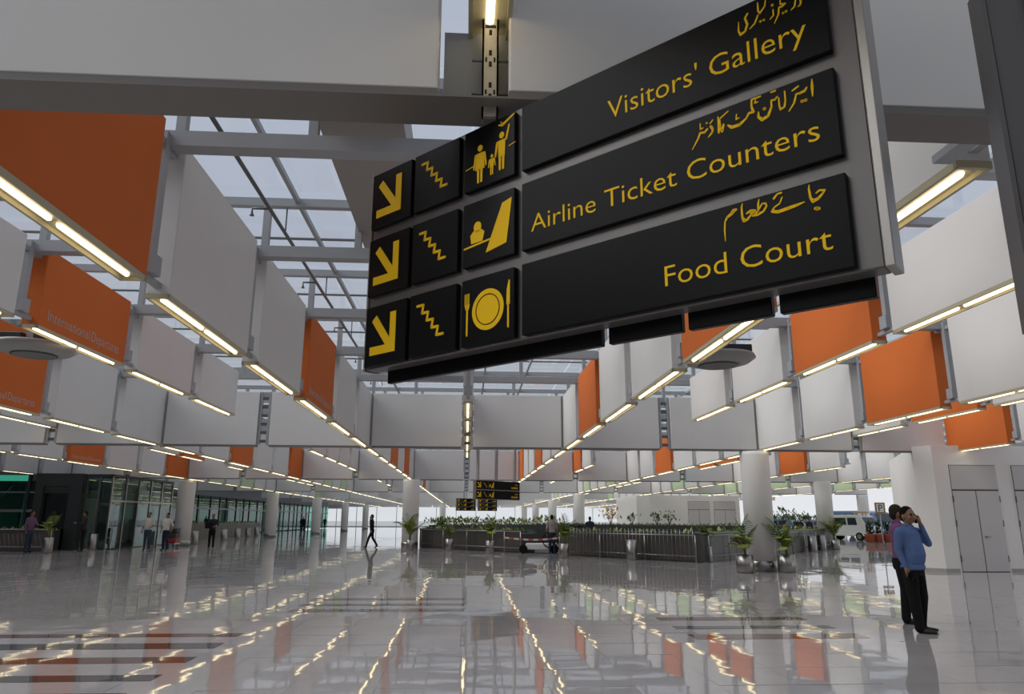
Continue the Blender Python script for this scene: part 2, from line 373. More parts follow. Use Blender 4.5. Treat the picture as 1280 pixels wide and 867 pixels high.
# cross rows
cw = A - T - .14
cp = MB(); cp.box(-cw/2, cw/2, 0, .16, LOW+.04, TOP, 0, .01); cross_me = cp.mesh('body', WHITE)
ce = MB(); ce.box(-cw/2, cw/2, .004, .28, LOW, LOW+.045); edge_me = ce.mesh('lower_edge', mat('grey_brown_soffit', (.17, .155, .14), .5, noise=.04))
ld = MB(); ld.box(-.035, .035, .05, .16, LOW+.06, TOP); ldp = ld.mesh('post', STEEL)
ldr = MB(); ldr.box(-.1, .1, .06, .13, 0, .09); ldm = ldr.mesh('rung', DSTEEL)
fm = MB()
for b_ in range(0, 8):
    for k in range(-7, 11):
        xc = (k+.5)*A
        pr = [project(xc+s*cw/2, ROWS[b_], z) for s in (-1, 1) for z in (LOW, TOP)]; pr = [p for p in pr if p]
        if not pr or max(p[0] for p in pr) < -20 or min(p[0] for p in pr) > 1300: continue
        if b_ == 1 and xc > 14.5: continue
        if b_ <= 3:
            t = thing('cross_baffle', f'white unlit baffle of the {CROSS[b_]}, {bay_name(k)}', 'baffle', (xc, ROWS[b_], LOW), 0, 'white baffles across the hall over the sign' if b_ == 0 else 'white cross baffles')
            add('body', cross_me, t, (0, 0, -LOW)); add('lower_edge', edge_me, t, (0, 0, -LOW))
        else: fm.box(xc-cw/2-.1, xc+cw/2+.1, ROWS[b_], ROWS[b_]+.16, LOW, TOP+.6)
        if b_ <= 3 and not (b_ == 0 and k == 0):
            t = thing('ladder_hanger', f'steel ladder frame of the {CROSS[b_]}, at the {row_name(k)}', 'hanger', (k*A, ROWS[b_], LOW), 0, 'steel ladder frames in the cross rows')
            for dx in (-.13, .13): add('post', ldp, t, (dx, 0, -LOW))
            for z in np.arange(.12, TOP-LOW, .27): add('rung', ldm, t, (0, 0, z))
for b_ in range(3, 7):                    # farther bays: too small to count
    for k in range(-5, 11):
        if k % 2 == 0 and k < 3: continue
        for j in range(6):
            y = slot(b_, j); zb = LOW if k % 2 else HIGH
            fm.box(k*A-T/2, k*A+T/2, y, y+LEN, zb, TOP, (2 if (j*3+k) % 5 == 0 else 0)); fm.box(k*A-.02, k*A+.02, y+.1, y+LEN-.1, zb-.02, zb, 1)
tag(fm.build('distant_baffles', [WHITE, TUBE, GREEN]), 'rows of white baffles with lit tubes far down the hall', 'baffles', None, 'stuff')
# soffit box beam of the first row, continuous
m = MB(); m.box(-9, 9, Y0-.015, Y0+.28, LOW-.012, LOW); tag(m.build('trim_1', MATS['grey_brown_soffit']), 'brown-grey flat soffit under the first cross row', None, None, 'structure')

# ------------------------------------------------------------------ the hanging direction sign
PH = R(46)
def sign_board(name, label, rows, loc, rz, L=2.83, back=True, group=None):
    """local x along the board, -y the front, z up from the board's bottom; x=0 is the left end of the tiles"""
    Hh = .435*rows - .035
    t = thing(name, label, 'sign', loc, rz, group)
    m = MB(); m.box(-.985, 1.86, .02, .115, 0, Hh, 0, .006); m.build('frame', SIGNF, t)
    m = MB(); m.box(1.86, 1.895, .005, .13, -.005, Hh+.005, 0, .004); m.build('end_cap', mat('lighter_sign_edge', (.30, .28, .26), .3, .5, noise=.04), t)
    m = MB(); m.box(-1.0, -.985, .01, .125, -.005, Hh+.005); m.build('end_cap', MATS['lighter_sign_edge'], t)
    return t, Hh
def tile(x0, x1, z0, z1, y0=-.012, y1=.02):
    m = MB(); m.box(x0, x1, y0, y1, z0, z1, 0, .004); return m
ZB = 2.405
sg, sgh = sign_board('direction_sign', 'large black hanging sign with yellow arrows, pictograms and three lines of text', 3, (.085, 3.56, ZB), R(46-90))
ROWZ = [.88, .445, .012]; TH = .363
tcols = [(-.967, -.604), (-.578, -.206), (-.167, .199)]
YF = -.0135
def flat(name, parent, polys, mi=YEL, y=YF, th=.002):
    m = MB()
    for p in polys: m.prism(p, 'y', y - th, y + .001)
    return m.build(name, mi, parent)
def ribbon(pts, w):
    """calligraphic stroke: polyline with half-widths -> list of convex quads"""
    out = []
    for i in range(len(pts)-1):
        (x0, y0), (x1, y1) = pts[i], pts[i+1]; d = math.hypot(x1-x0, y1-y0) or 1e-6; nx, ny = -(y1-y0)/d, (x1-x0)/d; a, b = w[i]/2, w[i+1]/2
        out.append([(x0+nx*a, y0+ny*a), (x0-nx*a, y0-ny*a), (x1-nx*b, y1-ny*b), (x1+nx*b, y1+ny*b)])
    for i in range(len(pts)):
        r = w[i]/2; out.append([(pts[i][0]+r*math.cos(q*math.pi/4), pts[i][1]+r*math.sin(q*math.pi/4)) for q in range(8)])
    return out
def circ(cx, cy, rx, ry=None, n=24): 
    ry = ry or rx; return [(cx+rx*math.cos(2*math.pi*i/n), cy+ry*math.sin(2*math.pi*i/n)) for i in range(n)]
def mp(polys, cx, cz, s): return [[(cx+x*s, cz+y*s) for x, y in p] for p in polys]
ARROW = [[(-.36, -.30), (.26, -.30), (.26, .36), (.12, .36), (.12, -.06), (-.22, .36), (-.33, .27), (.02, -.16), (-.36, -.16)]]
zz = []; x, y = -.30, .27
for i in range(5):
    zz.append((x, y)); zz.append((x+.14, y)); x += .14; zz.append((x-.03, y-.13)); x -= .03; y -= .13
STAIRS = ribbon(zz[:-1], [.042]*(len(zz)-1))
def man(cx, base, s, skirt=False, arm=False):
    P = [circ(cx, base + 1.0*s, .085*s, .095*s)]
    P.append([(cx-.13*s, base+.86*s), (cx+.13*s, base+.86*s), (cx+(.17 if skirt else .11)*s, base+.38*s), (cx-(.17 if skirt else .11)*s, base+.38*s)])
    for q in (-1, 1): P.append([(cx+q*.02*s, base+.42*s), (cx+q*.10*s, base+.42*s), (cx+q*.09*s, base), (cx+q*.025*s, base)][::q])
    P += ribbon([(cx-.16*s, base+.82*s), (cx-.22*s, base+.45*s)], [.07*s, .06*s])
    P += ribbon([(cx+.16*s, base+.84*s), (cx+.26*s, base+1.22*s)] if arm else [(cx+.16*s, base+.82*s), (cx+.22*s, base+.45*s)], [.07*s, .05*s])
    return P
FAMILY = man(-.17, -.42, .56, True) + man(.07, -.37, .30) + man(.26, -.35, .55, False, True)
FAMILY += ribbon([(-.46, -.14), (-.28, -.11)], [.012, .012]) + ribbon([(.40, -.02), (.52, .0)], [.012, .012]) + ribbon([(.20, .38), (.27, .36), (.50, .46)], [.02, .045, .02]) + ribbon([(.29, .37), (.24, .42)], [.02, .01])
DESK = [circ(-.20, .08, .075, .085)] + [[(-.32, -.16), (-.10, -.16), (-.06, -.02), (-.12, .03), (-.28, .03), (-.34, -.03)]] + ribbon([(-.46, -.21), (.06, -.17)], [.028, .028]) + [[(.02, -.35), (.26, -.24)[:2], (.42, .32)], ]
DESK[-1] = [(-.02, -.36), (.33, -.30), (.42, .02), (.44, .33), (.26, .30)]
DESK[-1] = [(-.03, -.36), (.36, -.30), (.40, -.05), (.46, .36), (.28, .32)]
PLATE = [circ(.02, -.02, .30, .30, 32)]
RING = [ [(.02+a*math.cos(q*math.pi/18), -.02+a*math.sin(q*math.pi/18)), (.02+(a+.012)*math.cos(q*math.pi/18), -.02+(a+.012)*math.sin(q*math.pi/18)), (.02+(a+.012)*math.cos((q+1)*math.pi/18), -.02+(a+.012)*math.sin((q+1)*math.pi/18)), (.02+a*math.cos((q+1)*math.pi/18), -.02+a*math.sin((q+1)*math.pi/18))] for a in (.215,) for q in range(36)]
CUT = ribbon([(-.38, -.34), (-.38, .06)], [.03, .03]) + [[(-.43, .12), (-.33, .12), (-.35, .04), (-.41, .04)]] + [[(-.43+i*.036, .1), (-.413+i*.036, .1), (-.413+i*.036, .28), (-.43+i*.036, .28)] for i in range(3)]
CUT += ribbon([(.40, -.34), (.40, .0)], [.028, .028]) + [[(.37, -.02), (.43, -.02), (.43, .33), (.41, .33), (.375, .2)]]
PICT = [FAMILY, DESK, None]
for r in range(3):
    z = ROWZ[r]
    for c, (x0, x1) in enumerate(tcols):
        tl = tile(x0, x1, z, z+TH).build('pictogram_tile', SIGNB, sg); cx, cz, s = (x0+x1)/2, z+TH/2, TH
        if c == 0: flat('arrow', tl, mp(ARROW, cx, cz-.01, s))
        elif c == 1: flat('stairs_symbol', tl, mp(STAIRS, cx-.01, cz+.01, s))
        elif r < 2: flat(['family_symbol', 'check_in_symbol'][r], tl, mp(PICT[r], cx, cz, s))
        else:
            flat('plate_symbol', tl, mp(PLATE, cx, cz, s)); flat('plate_ring', tl, mp(RING, cx, cz, s), SIGNB, YF-.0022); flat('cutlery_symbol', tl, mp(CUT, cx, cz, s))
    tile(.245, 1.772, z, z+TH).build('text_panel', SIGNB, sg)
# back-side tiles, hanging a little below the frame
for r in range(3):
    z = ROWZ[r] - (.085 if r == 2 else 0); hh = TH + (.085 if r == 2 else 0)
    for x0, x1 in ((-.90, .62), (.66, 1.03), (1.06, 1.42), (1.45, 1.80)): tile(x0, x1, z, z+hh, .115, .15).build('rear_tile', SIGNB, sg)
panels = [o for o in sg.children if o.name.startswith('text_panel')]
def sign_text(s, x0, x1, zbase, cap, parent):
    full = text_mesh(s, 'lettering', YEL); co = [v.co.x for v in full.vertices]; wt = max(co) - min(co); k = (x1-x0)/wt; pos = x0; bpy.data.meshes.remove(full)
    ws = s.split(' '); wl = []
    for w_ in ws:
        m_ = text_mesh(w_, 'lettering', YEL); c_ = [v.co.x for v in m_.vertices]; wl.append((max(c_) - min(c_))*k); bpy.data.meshes.remove(m_)
    gap = (x1 - x0 - sum(wl))/max(1, len(ws)-1)
    for w_, l_ in zip(ws, wl):
        o = add('lettering', fit_word(w_, l_, cap, YEL), parent, (pos, YF-.0005, zbase)); o.rotation_euler = (R(90), 0, 0); pos += l_ + gap
sign_text("Visitors' Gallery", .775, 1.69, .968, .100, panels[0])
sign_text('Airline Ticket Counters', .31, 1.70, .53, .092, panels[1])
sign_text('Food Court', 1.03, 1.705, .094, .092, panels[2])
STROKES = {'A':[[(1.3574,0.3462,0.0102),(1.3471,0.3445,0.0149),(1.3379,0.3338,0.0131),(1.3193,0.3239,0.0094),(1.3087,0.3078,0.0056),(1.3053,0.2754,0.0065),(1.3049,0.2271,0.0028)],[(1.3846,0.381,0.0037),(1.3806,0.3489,0.0065),(1.3806,0.3087,0.0083),(1.3873,0.2903,0.0128),(1.401,0.292,0.0091),(1.4134,0.3053,0.0064)],[(1.3986,0.3176,0.0055),(1.4149,0.3237,0.0119),(1.4316,0.3197,0.0119),(1.4161,0.3111,0.0073),(1.4221,0.3028,0.0091),(1.4441,0.2997,0.0082),(1.467,0.3093,0.0081),(1.4794,0.3265,0.0072),(1.4761,0.339,0.0063),(1.4631,0.3407,0.0055),(1.4431,0.314,0.0064),(1.4312,0.3048,0.0064)],[(1.4522,0.3791,0.0027),(1.4482,0.3475,0.0073),(1.4453,0.3133,0.0064)],[(1.5394,0.3788,0.0063),(1.5243,0.3683,0.0063),(1.5096,0.3483,0.009)],[(1.5414,0.3445,0.0045),(1.5309,0.3225,0.0054),(1.5072,0.3113,0.0054),(1.4999,0.2973,0.0107),(1.5215,0.2896,0.0125),(1.56,0.2933,0.0124),(1.5937,0.2968,0.0105),(1.6208,0.3008,0.0035)],[(1.6438,0.3791,0.0026),(1.6416,0.3473,0.007),(1.6441,0.3106,0.0087),(1.6526,0.2947,0.013),(1.6712,0.3001,0.0103),(1.6885,0.3147,0.0077),(1.6976,0.326,0.006),(1.6782,0.3304,0.0069),(1.6655,0.3232,0.0043)],[(1.658,0.2642,0.0112),(1.6642,0.2623,0.0154),(1.6704,0.2605,0.0111)]],'B':[[(1.6925,0.7872,0.0032),(1.6905,0.7573,0.0107),(1.6889,0.7163,0.0043)],[(1.6704,0.7603,0.0065),(1.662,0.7499,0.0097),(1.6421,0.7471,0.0086),(1.6299,0.7495,0.0065),(1.6191,0.7146,0.0076),(1.5966,0.6873,0.0032)],[(1.6401,0.7789,0.0065),(1.6167,0.7691,0.0065)],[(1.6485,0.7109,0.0129),(1.6489,0.7102,0.0129)],[(1.6621,0.7103,0.0128),(1.6626,0.7095,0.0128)],[(1.5873,0.7788,0.0055),(1.5872,0.739,0.0066),(1.5813,0.7131,0.0076),(1.5656,0.7082,0.0076),(1.5622,0.7266,0.0066),(1.5626,0.7606,0.0044)],[(1.5514,0.8084,0.0078),(1.5348,0.7964,0.0056)],[(1.5582,0.7682,0.0044),(1.547,0.7585,0.0077),(1.5328,0.7615,0.0055),(1.5318,0.7332,0.0077),(1.5159,0.6996,0.011),(1.4917,0.692,0.0133),(1.4773,0.7092,0.01),(1.4792,0.7315,0.0045)],[(1.5033,0.7362,0.0133),(1.5038,0.7354,0.0133)],[(1.4919,0.8192,0.0056),(1.4554,0.7994,0.0068),(1.4526,0.7654,0.0079),(1.4585,0.7397,0.0112),(1.4398,0.7414,0.0079),(1.4275,0.723,0.0068),(1.3987,0.705,0.0125),(1.3657,0.706,0.0137),(1.3501,0.7209,0.0069)],[(1.4803,0.7762,0.0045),(1.4669,0.7759,0.0056),(1.4706,0.7884,0.0045)],[(1.3891,0.7569,0.004),(1.3857,0.7347,0.0057),(1.3985,0.7361,0.0046)],[(1.3549,0.7842,0.0046),(1.3165,0.7636,0.0058),(1.3165,0.7249,0.0069),(1.3234,0.7044,0.0115),(1.3311,0.7311,0.0092)],[(1.3099,0.7752,0.0047),(1.3102,0.7332,0.0081),(1.3092,0.7039,0.0092)],[(1.2853,0.7698,0.0059),(1.274,0.758,0.0059)],[(1.2764,0.7432,0.0117),(1.2835,0.7285,0.0093),(1.2802,0.7148,0.0081),(1.2628,0.6992,0.0047)],[(1.2598,0.7376,0.0082),(1.2473,0.7272,0.0094),(1.2271,0.7318,0.0083),(1.2166,0.7086,0.0082),(1.1871,0.668,0.0029)],[(1.2589,0.7662,0.0094),(1.2594,0.7654,0.0094)],[(1.23,0.775,0.0041),(1.2294,0.7479,0.0059),(1.2413,0.75,0.0047)]],'C':[[(1.4673,1.1908,0.0074),(1.4552,1.1753,0.0074),(1.4633,1.1424,0.0092),(1.4524,1.1144,0.0083),(1.4324,1.1075,0.0101),(1.4244,1.1282,0.0065),(1.4277,1.1699,0.0023)],[(1.5126,1.2202,0.0037),(1.5121,1.1797,0.0073),(1.5187,1.1677,0.0073),(1.5399,1.1891,0.0046),(1.5474,1.2233,0.0037),(1.5418,1.2406,0.0055),(1.5634,1.2481,0.0046)],[(1.5098,1.1618,0.0055),(1.4945,1.1315,0.0064),(1.4719,1.1157,0.0027)],[(1.5176,1.1294,0.01),(1.5179,1.1287,0.01)],[(1.5314,1.1295,0.0099),(1.5318,1.1288,0.0099)],[(1.572,1.1572,0.0045),(1.5717,1.1302,0.0063),(1.5563,1.1192,0.0027)],[(1.5706,1.1787,0.0117),(1.571,1.1781,0.0117)],[(1.6212,1.1606,0.0062),(1.6084,1.1533,0.008),(1.5964,1.1549,0.0063),(1.5916,1.1246,0.0062),(1.5724,1.0915,0.0022)],[(1.6097,1.1223,0.0098),(1.61,1.1217,0.0098)],[(1.6219,1.1239,0.0097),(1.6223,1.1233,0.0097)],[(1.6039,1.1932,0.0031),(1.6023,1.1659,0.0045),(1.6127,1.165,0.0036)],[(1.6629,1.1571,0.0053),(1.6562,1.1283,0.0062),(1.6414,1.1189,0.0026)],[(1.6634,1.1754,0.0088),(1.6637,1.1748,0.0088)],[(1.68,1.1504,0.007),(1.6819,1.1369,0.007),(1.6787,1.1248,0.0061),(1.6686,1.1209,0.0026)]]}
for key, pi, cuts in (('C', 0, (0, 5, 99)), ('B', 1, (0, 9, 12, 99)), ('A', 2, (0, 4, 99))):
  for c0, c1 in zip(cuts[:-1], cuts[1:]):
    polys = []
    for st in STROKES[key][c0:c1]:
        st = [(a, min(z, ROWZ[pi]+TH-.012), w*1.05) for a, z, w in st]
        polys += ribbon([(a, z) for a, z, w in st], [w for a, z, w in st])
    flat('urdu_lettering', panels[pi], polys)
# steel hanger that carries the sign
t = thing('sign_hanger', 'perforated grey steel channel bolted under the beam, holding the sign', 'hanger', (.09, Y0+.1, ZB+sgh))
z0 = 0
m = MB(); m.box(-.045, .045, -.03, .0, -.005, 1.05); m.box(-.045, -.035, -.03, .05, -.005, 1.05); m.box(.035, .045, -.03, .05, -.005, 1.05)
ch = m.build('channel', mat('warm_galvanised_steel', (.40, .37, .30), .4, .4, noise=.15, scale=14), t)
m = MB()
for z in (.10, .17, .30, .37, .50): m.box(-.008, .008, -.034, -.029, z, z+.03)
for z in (.13, .33): m.box(-.028, -.018, -.034, -.029, z, z+.025); m.box(.018, .028, -.034, -.029, z, z+.025)
m.box(-.03, .03, -.034, -.029, .545, .56); m.build('slot_hole', mat('black_hole', (.008, .008, .008), .8, noise=.1), ch)
for z in (.135, .34): 
    m = MB(); m.tube([(-.10, -.02, z), (.10, -.02, z)], .008, 6); m.build('bolt', DSTEEL, t)
m = MB(); m.box(-.26, .25, .10, .14, .09, .60); m.build('back_plate', STEEL, t)
# second board at the right edge
t, hh = sign_board('direction_sign', 'dark grey end of another hanging sign beside the large direction sign', 3, (0, 0, 0), 0)
tile(-.86, .9, .02, hh-.02).build('text_panel', SIGNB, t)
for o in t.children:
    if o.name.startswith('end_cap'): o.data.materials[0] = SIGNF
e = at_depth(1247, 90, 2.1); t.rotation_euler = (0, 0, R(-20)); 
t.location = Vector((e.x, e.y, 2.16)) + Vector((.985*math.cos(R(-20)), .985*math.sin(R(-20)), 0))
for q in (-.6, 1.3): m = MB(); m.tube([(q, .07, hh), (q, .07, RZ-2.16)], .02, 8); m.build('hanging_rod', STEEL, t)
# side plate of the cross beam beside the centre gap, lengthwise channel at the right
t = thing('cable_tray', 'slotted grey steel tray under the roof beam right of the sign', 'tray', (2.95, Y0, LOW))
m = MB(); m.box(-.05, .07, -1.1, .55, .0, .05); m.build('channel', STEEL, t)
for i in range(8):
    m = MB(); m.box(.071, .075, -.9+i*.18, -.80+i*.18, .015, .035); m.build('slot_hole', MATS['black_hole'], t)
# mid-distance and far signs
def small_sign(px0, px1, ytop, ybot, Y, rows, ang, label, poles):
    c = at_depth((px0+px1)/2, ybot, Y); top = at_depth((px0+px1)/2, ytop, Y).z; w = (at_depth(px1, ybot, Y).x - at_depth(px0, ybot, Y).x)/math.cos(R(ang)); h = top - c.z
    t = thing('direction_sign', label, 'sign', c, R(ang))
    m = MB(); m.box(-w/2, w/2, 0, .14, 0, h); m.build('frame', mat('mid_grey_sign_frame', (.20, .19, .18), .4, .3, noise=.05), t); rh = h/rows
    for r in range(rows):
        z = r*rh; s = rh*.86
        for c_ in range(4):
            x0 = -w/2 + .06 + c_*(s*1.02); x1 = x0 + s*.97 if c_ < 3 else w/2 - .03
            p = tile(x0, x1, z+rh*.05, z+rh*.95).build('sign_tile', SIGNB, t); cx, cz = (x0+x1)/2, z+rh/2
            if c_ == 0: flat('arrow', p, mp(ARROW, cx, cz, s))
            elif c_ == 1: flat('stairs_symbol', p, mp(STAIRS, cx, cz, s))
            elif c_ == 2: flat('pictogram', p, mp(DESK, cx, cz, s))
            else: 
                flat('lettering_line', p, [[(x1-s*1.5+i*s*.17, cz-rh*.28), (x1-s*1.5+i*s*.17+s*.1, cz-rh*.28), (x1-s*1.5+i*s*.17+s*.1, cz-rh*.10), (x1-s*1.5+i*s*.17, cz-rh*.10)] for i in range(7)])
                flat('lettering_line', p, [[(x1-s*.9+i*s*.2, cz+rh*.05), (x1-s*.9+i*s*.2+s*.13, cz+rh*.08), (x1-s*.9+i*s*.2+s*.1, cz+rh*.22)] for i in range(3)])
    for q in poles: m = MB(); m.box(q*w-.05, q*w+.05, .02, .12, h, RZ-c.z); m.build('hanging_pole', STEEL, t)
small_sign(595, 653, 600.5, 624, 32, 2, 42, 'black hanging sign with two yellow text rows over the planter', (-.43, -.02, .40))
small_sign(572, 596, 622.5, 638, 68, 3, 30, 'small black hanging sign beyond the planter, hung from one rod, under the centre tubes', (-.1,))
small_sign(599, 623, 622.5, 638, 70, 3, 30, 'small black hanging sign beyond the planter, half hidden by the two-row sign', (.1,))
# round speakers hanging under the baffles
def speaker(c, label):
    t = thing('ceiling_speaker', label, 'speaker', c)
    m = MB(); m.lathe([(.05, -.17), (.30, -.165), (.52, -.12), (.62, -.05), (.60, .0), (.1, .01)], n=32); m.build('dish', mat('grey_speaker_dish', (.30, .29, .28), .45, noise=.03), t)
    m = MB(); m.lathe([(.30, -.176), (.34, -.17), (.30, -.164)], n=28); m.build('grille', DSTEEL, t)
    for x0, x1 in ((-.62, -.16), (.02, .55)): m = MB(); m.box(x0, x1, -.16, .16, .03, .19, 0, .01); m.build('driver_box', mat('black_speaker_box', (.012, .012, .012), .5, noise=.1), t)
    m = MB(); m.box(-.15, .01, -.05, .05, .0, .24); m.tube([(-.07, 0, .2), (-.07, 0, 5.4-c[2])], .015, 6); m.build('hanging_rod', STEEL, t)
speaker((-7.05, 11.9, 4.28), 'round grey speaker dish hanging below the lettered orange baffle'); speaker((4.25, 11.8, 4.27), 'round grey speaker dish hanging between orange and white baffles')

# ------------------------------------------------------------------ columns
def column(x, y, r=.43, label='round white column with a steel skirt rising to the cross baffles', group='round white columns'):
    t = thing('column', label, 'column', (x, y, 0), 0, group)
    m = MB(); m.lathe([(r, .28), (r*1.04, 3.6), (r*1.04, 3.72)], n=36); m.build('shaft', COLM, t)
    m = MB(); m.lathe([(r+.015, 0), (r+.015, .31), (r, .315)], n=36); m.build('skirt', STAIN, t)
    m = MB(); m.box(-.2, .2, -.2, .2, 3.70, 3.735); m.build('head_plate', STEEL, t)
column(9.35, 23.2, .44, 'round white column between two potted palms', None)
column(-16.4, 44.3, .46); column(-3.1, 41.8, .45); column(20.4, 41.0, .45); column(-16.6, 64.5, .48); column(9.6, 62.5, .45); column(34.6, 62.5, .45); column(-15.7, 79, .47)
for y in (82, 102, 122): column(9.6, y, .45)
for y in (98, 118): column(-15.8, y, .45)
column(-3.2, 102, .4)

# ------------------------------------------------------------------ service cores
def core(name, poly, h, label):
    o = struct(name, label)
    m = MB(); m.prism(poly, 'z', 0, h); m.build('wall', WALL, o)
    m = MB(); s_ = [(x + (.012 if 0 else 0), y) for x, y in poly]
    c = (sum(p[0] for p in poly)/len(poly), sum(p[1] for p in poly)/len(poly))
    s_ = [(x + (x-c[0])*.0022, y + (y-c[1])*.006) for x, y in poly]; m.prism(s_, 'z', 0, .1); m.build('skirting', mat('grey_skirting', (.40, .38, .36), .4, noise=.05), o)
    return o
YW = 22.55
core('wall_right', [(14.95, YW), (38, YW), (38, 29), (17.35, 29), (14.62, YW+.5)], 3.92, 'white service core wall with flush double doors')
DOOR = mat('pale_grey_door', (.60, .57, .55), .5, noise=.02); DJ = mat('dark_door_joint', (.10, .095, .09), .6, noise=.05)
def double_door(n, x0, x1, y, h, top, s=1.0):
    d = tag(add(f'door_{n}', None, None, (x0, y, 0)), 'flush pale grey double door with a panel above', None, None, 'structure'); w = x1-x0
    m = MB(); m.box(-.05, w+.05, -.02, .02, 0, top+.05); m.build('frame', WALL, d)
    m = MB(); m.box(0, w, -.024, -.019, .0, top); m.build('joint', DJ, d)
    for q in (0, 1):
        m = MB(); a = q*w/2; m.box(a+.018, a+w/2-.018, -.05, -.02, .02, h-.02); l = m.build('leaf', DOOR, d)
        for zz in (.3, h*.55, h*.85):
            m = MB(); xh = .012 if q == 0 else w-.012; m.box(xh-.015, xh+.015, -.055, -.03, zz, zz+.2); m.build('hinge', DSTEEL, l)
    m = MB(); m.box(w/2+.10, w/2+.25, -.11, -.09, 1.05, 1.075); m.box(w/2+.09, w/2+.13, -.11, -.05, 1.04, 1.085); m.build('handle', STAIN, d)
    m = MB(); m.box(.018, w-.018, -.05, -.02, h+.03, top-.02); m.build('overpanel', DOOR, d)
double_door(1, at_depth(1203, 700, YW).x, at_depth(1263, 700, YW).x, YW, 2.50, 3.30)
double_door(2, at_depth(1283, 700, YW).x, at_depth(1345, 700, YW).x, YW, 2.50, 3.30)
core('wall_back', [(15.4, 66), (24.9, 66), (24.9, 75), (15.4, 75)], 3.7, 'far white service core behind the planter')
double_door(3, 20.1, 22.1, 66, 2.45, 3.2); double_door(4, 22.5, 24.5, 66, 2.45, 3.2)

# ------------------------------------------------------------------ glazed end wall
w = struct('window_1', 'tall glazed end wall with thin mullions')
for i in range(16):
    x = -30 + i*4; m = MB(); m.box(x+.05, x+3.95, 151.0, 151.04, .1, 4.4); m.build('pane', ENDG, w)
    m = MB(); m.box(x-.05, x+.05, 150.9, 151.1, 0, 4.6); m.build('mullion', ALU, w)
m = MB(); m.box(-32, 46, 150.9, 151.2, 4.4, 7.0); m.build('head', STEEL, w); m = MB(); m.box(-32, 34, 150.9, 151.2, 0, .12); m.build('sill', STEEL, w)

# ------------------------------------------------------------------ left building: glass front behind the planters
XB = -23.5
wl = struct('wall_left', 'dark green glazed terminal front')
m = MB(); m.box(XB-.4, XB, 43, 150, 3.55, 6.6); m.build('bulkhead', mat('dark_bulkhead', (.12, .125, .13), .5, noise=.06), wl)
m = MB(); m.box(XB-12, XB, 43, 150, 3.5, 3.56); m.build('soffit', DARKF, wl)
m = MB(); m.box(XB-12, XB, 43.1, 150, -.3, .0); m.build('inner_floor', DARKM, wl)
m = MB(); m.box(XB-12, XB-.4, 43, 150, 5.0, 13); m.build('upper_storey', MATS['dark_bulkhead'], wl)  # unseen mass above the roof, raised to shade the left of the hall
m = MB(); m.box(XB-12, -27.5, -8, 42.7, -.3, 13); m.build('side_block', MATS['dark_bulkhead'], wl)  # added out of view on the left to block low sky light and sun
y = 46.5; i = 0
while y < 128:
    wd = (2.6, 2.0, 3.1)[i % 3]
    m = MB(); m.box(XB-.03, XB-.01, y+.06, y+wd-.06, .1, 2.35); m.build('pane', DARKG if i % 4 == 1 else GREENG, wl)
    m = MB(); m.box(XB-.03, XB-.01, y+.06, y+wd-.06, 2.5, 3.5); m.build('pane', GREENG, wl)
    m = MB(); m.box(XB-.10, XB+.06, y-.06, y+.06, 0, 3.55); m.build('mullion', DARKF, wl)
    m = MB(); m.box(XB-.06, XB+.04, y, y+wd, 2.35, 2.5); m.build('transom', mat('grey_transom', (.26, .26, .25), .4, .3, noise=.05), wl)
    y += wd; i += 1
for i in range(10):                                  # inner partitions seen through the glass
    yy = 50 + i*9.5; m = MB(); m.box(XB-11.9, XB-5.5, yy, yy+.25, 0, 3.5); m.build('partition', mat('inner_partition', (.10, .11, .10), .6, noise=.1), wl)
    m = MB(); m.tube([(XB-9, yy+2, .2), (XB-9, yy+6, 3.3)], .10, 8); m.build('brace', STAIN, wl)
for i in range(22):
    m = MB(); m.box(XB-12.05, XB-11.95, 44+i*4.8, 44.12+i*4.8, 0, 3.5); m.build('rear_mullion', DARKF, wl)
m = MB(); m.box(XB-12.06, XB-12.0, 43, 150, 1.15, 1.3); m.build('rear_transom', DARKF, wl)
# front facing the hall, beside the portal
YF2 = 43.0; xm = [-36, -33.2, -30.6, -28.3, -26.9, -24.6, -23.2, -21.5]
for i in range(len(xm)-1):
    for z0, z1 in ((.1, 1.85), (2.0, 2.9), (2.98, 3.9)):
        m = MB(); m.box(xm[i]+.06, xm[i+1]-.06, YF2, YF2+.02, z0, z1); m.build('pane', DARKG if (i == 5 or (i == 2 and z0 < 1)) else GREENG, wl)
    m = MB(); m.box(xm[i]-.07, xm[i]+.07, YF2-.08, YF2+.08, 0, 4.0); m.build('mullion', DARKF, wl)
    m = MB(); m.box(xm[i], xm[i+1], YF2-.06, YF2+.05, 1.85, 2.0); m.box(xm[i], xm[i+1], YF2-.02, YF2+.03, 2.9, 2.98); m.build('transom', MATS['grey_transom'], wl)
m = MB(); m.box(-36, -21.5, YF2-.05, YF2+.3, 3.9, 6.6); m.build('bulkhead', MATS['dark_bulkhead'], wl)
for xx in (-32, -27.5): m = MB(); m.tube([(xx-1.2, YF2+1.2, .6), (xx+1.2, YF2+1.4, 3.5)], .12, 8); m.build('brace', STAIN, wl)
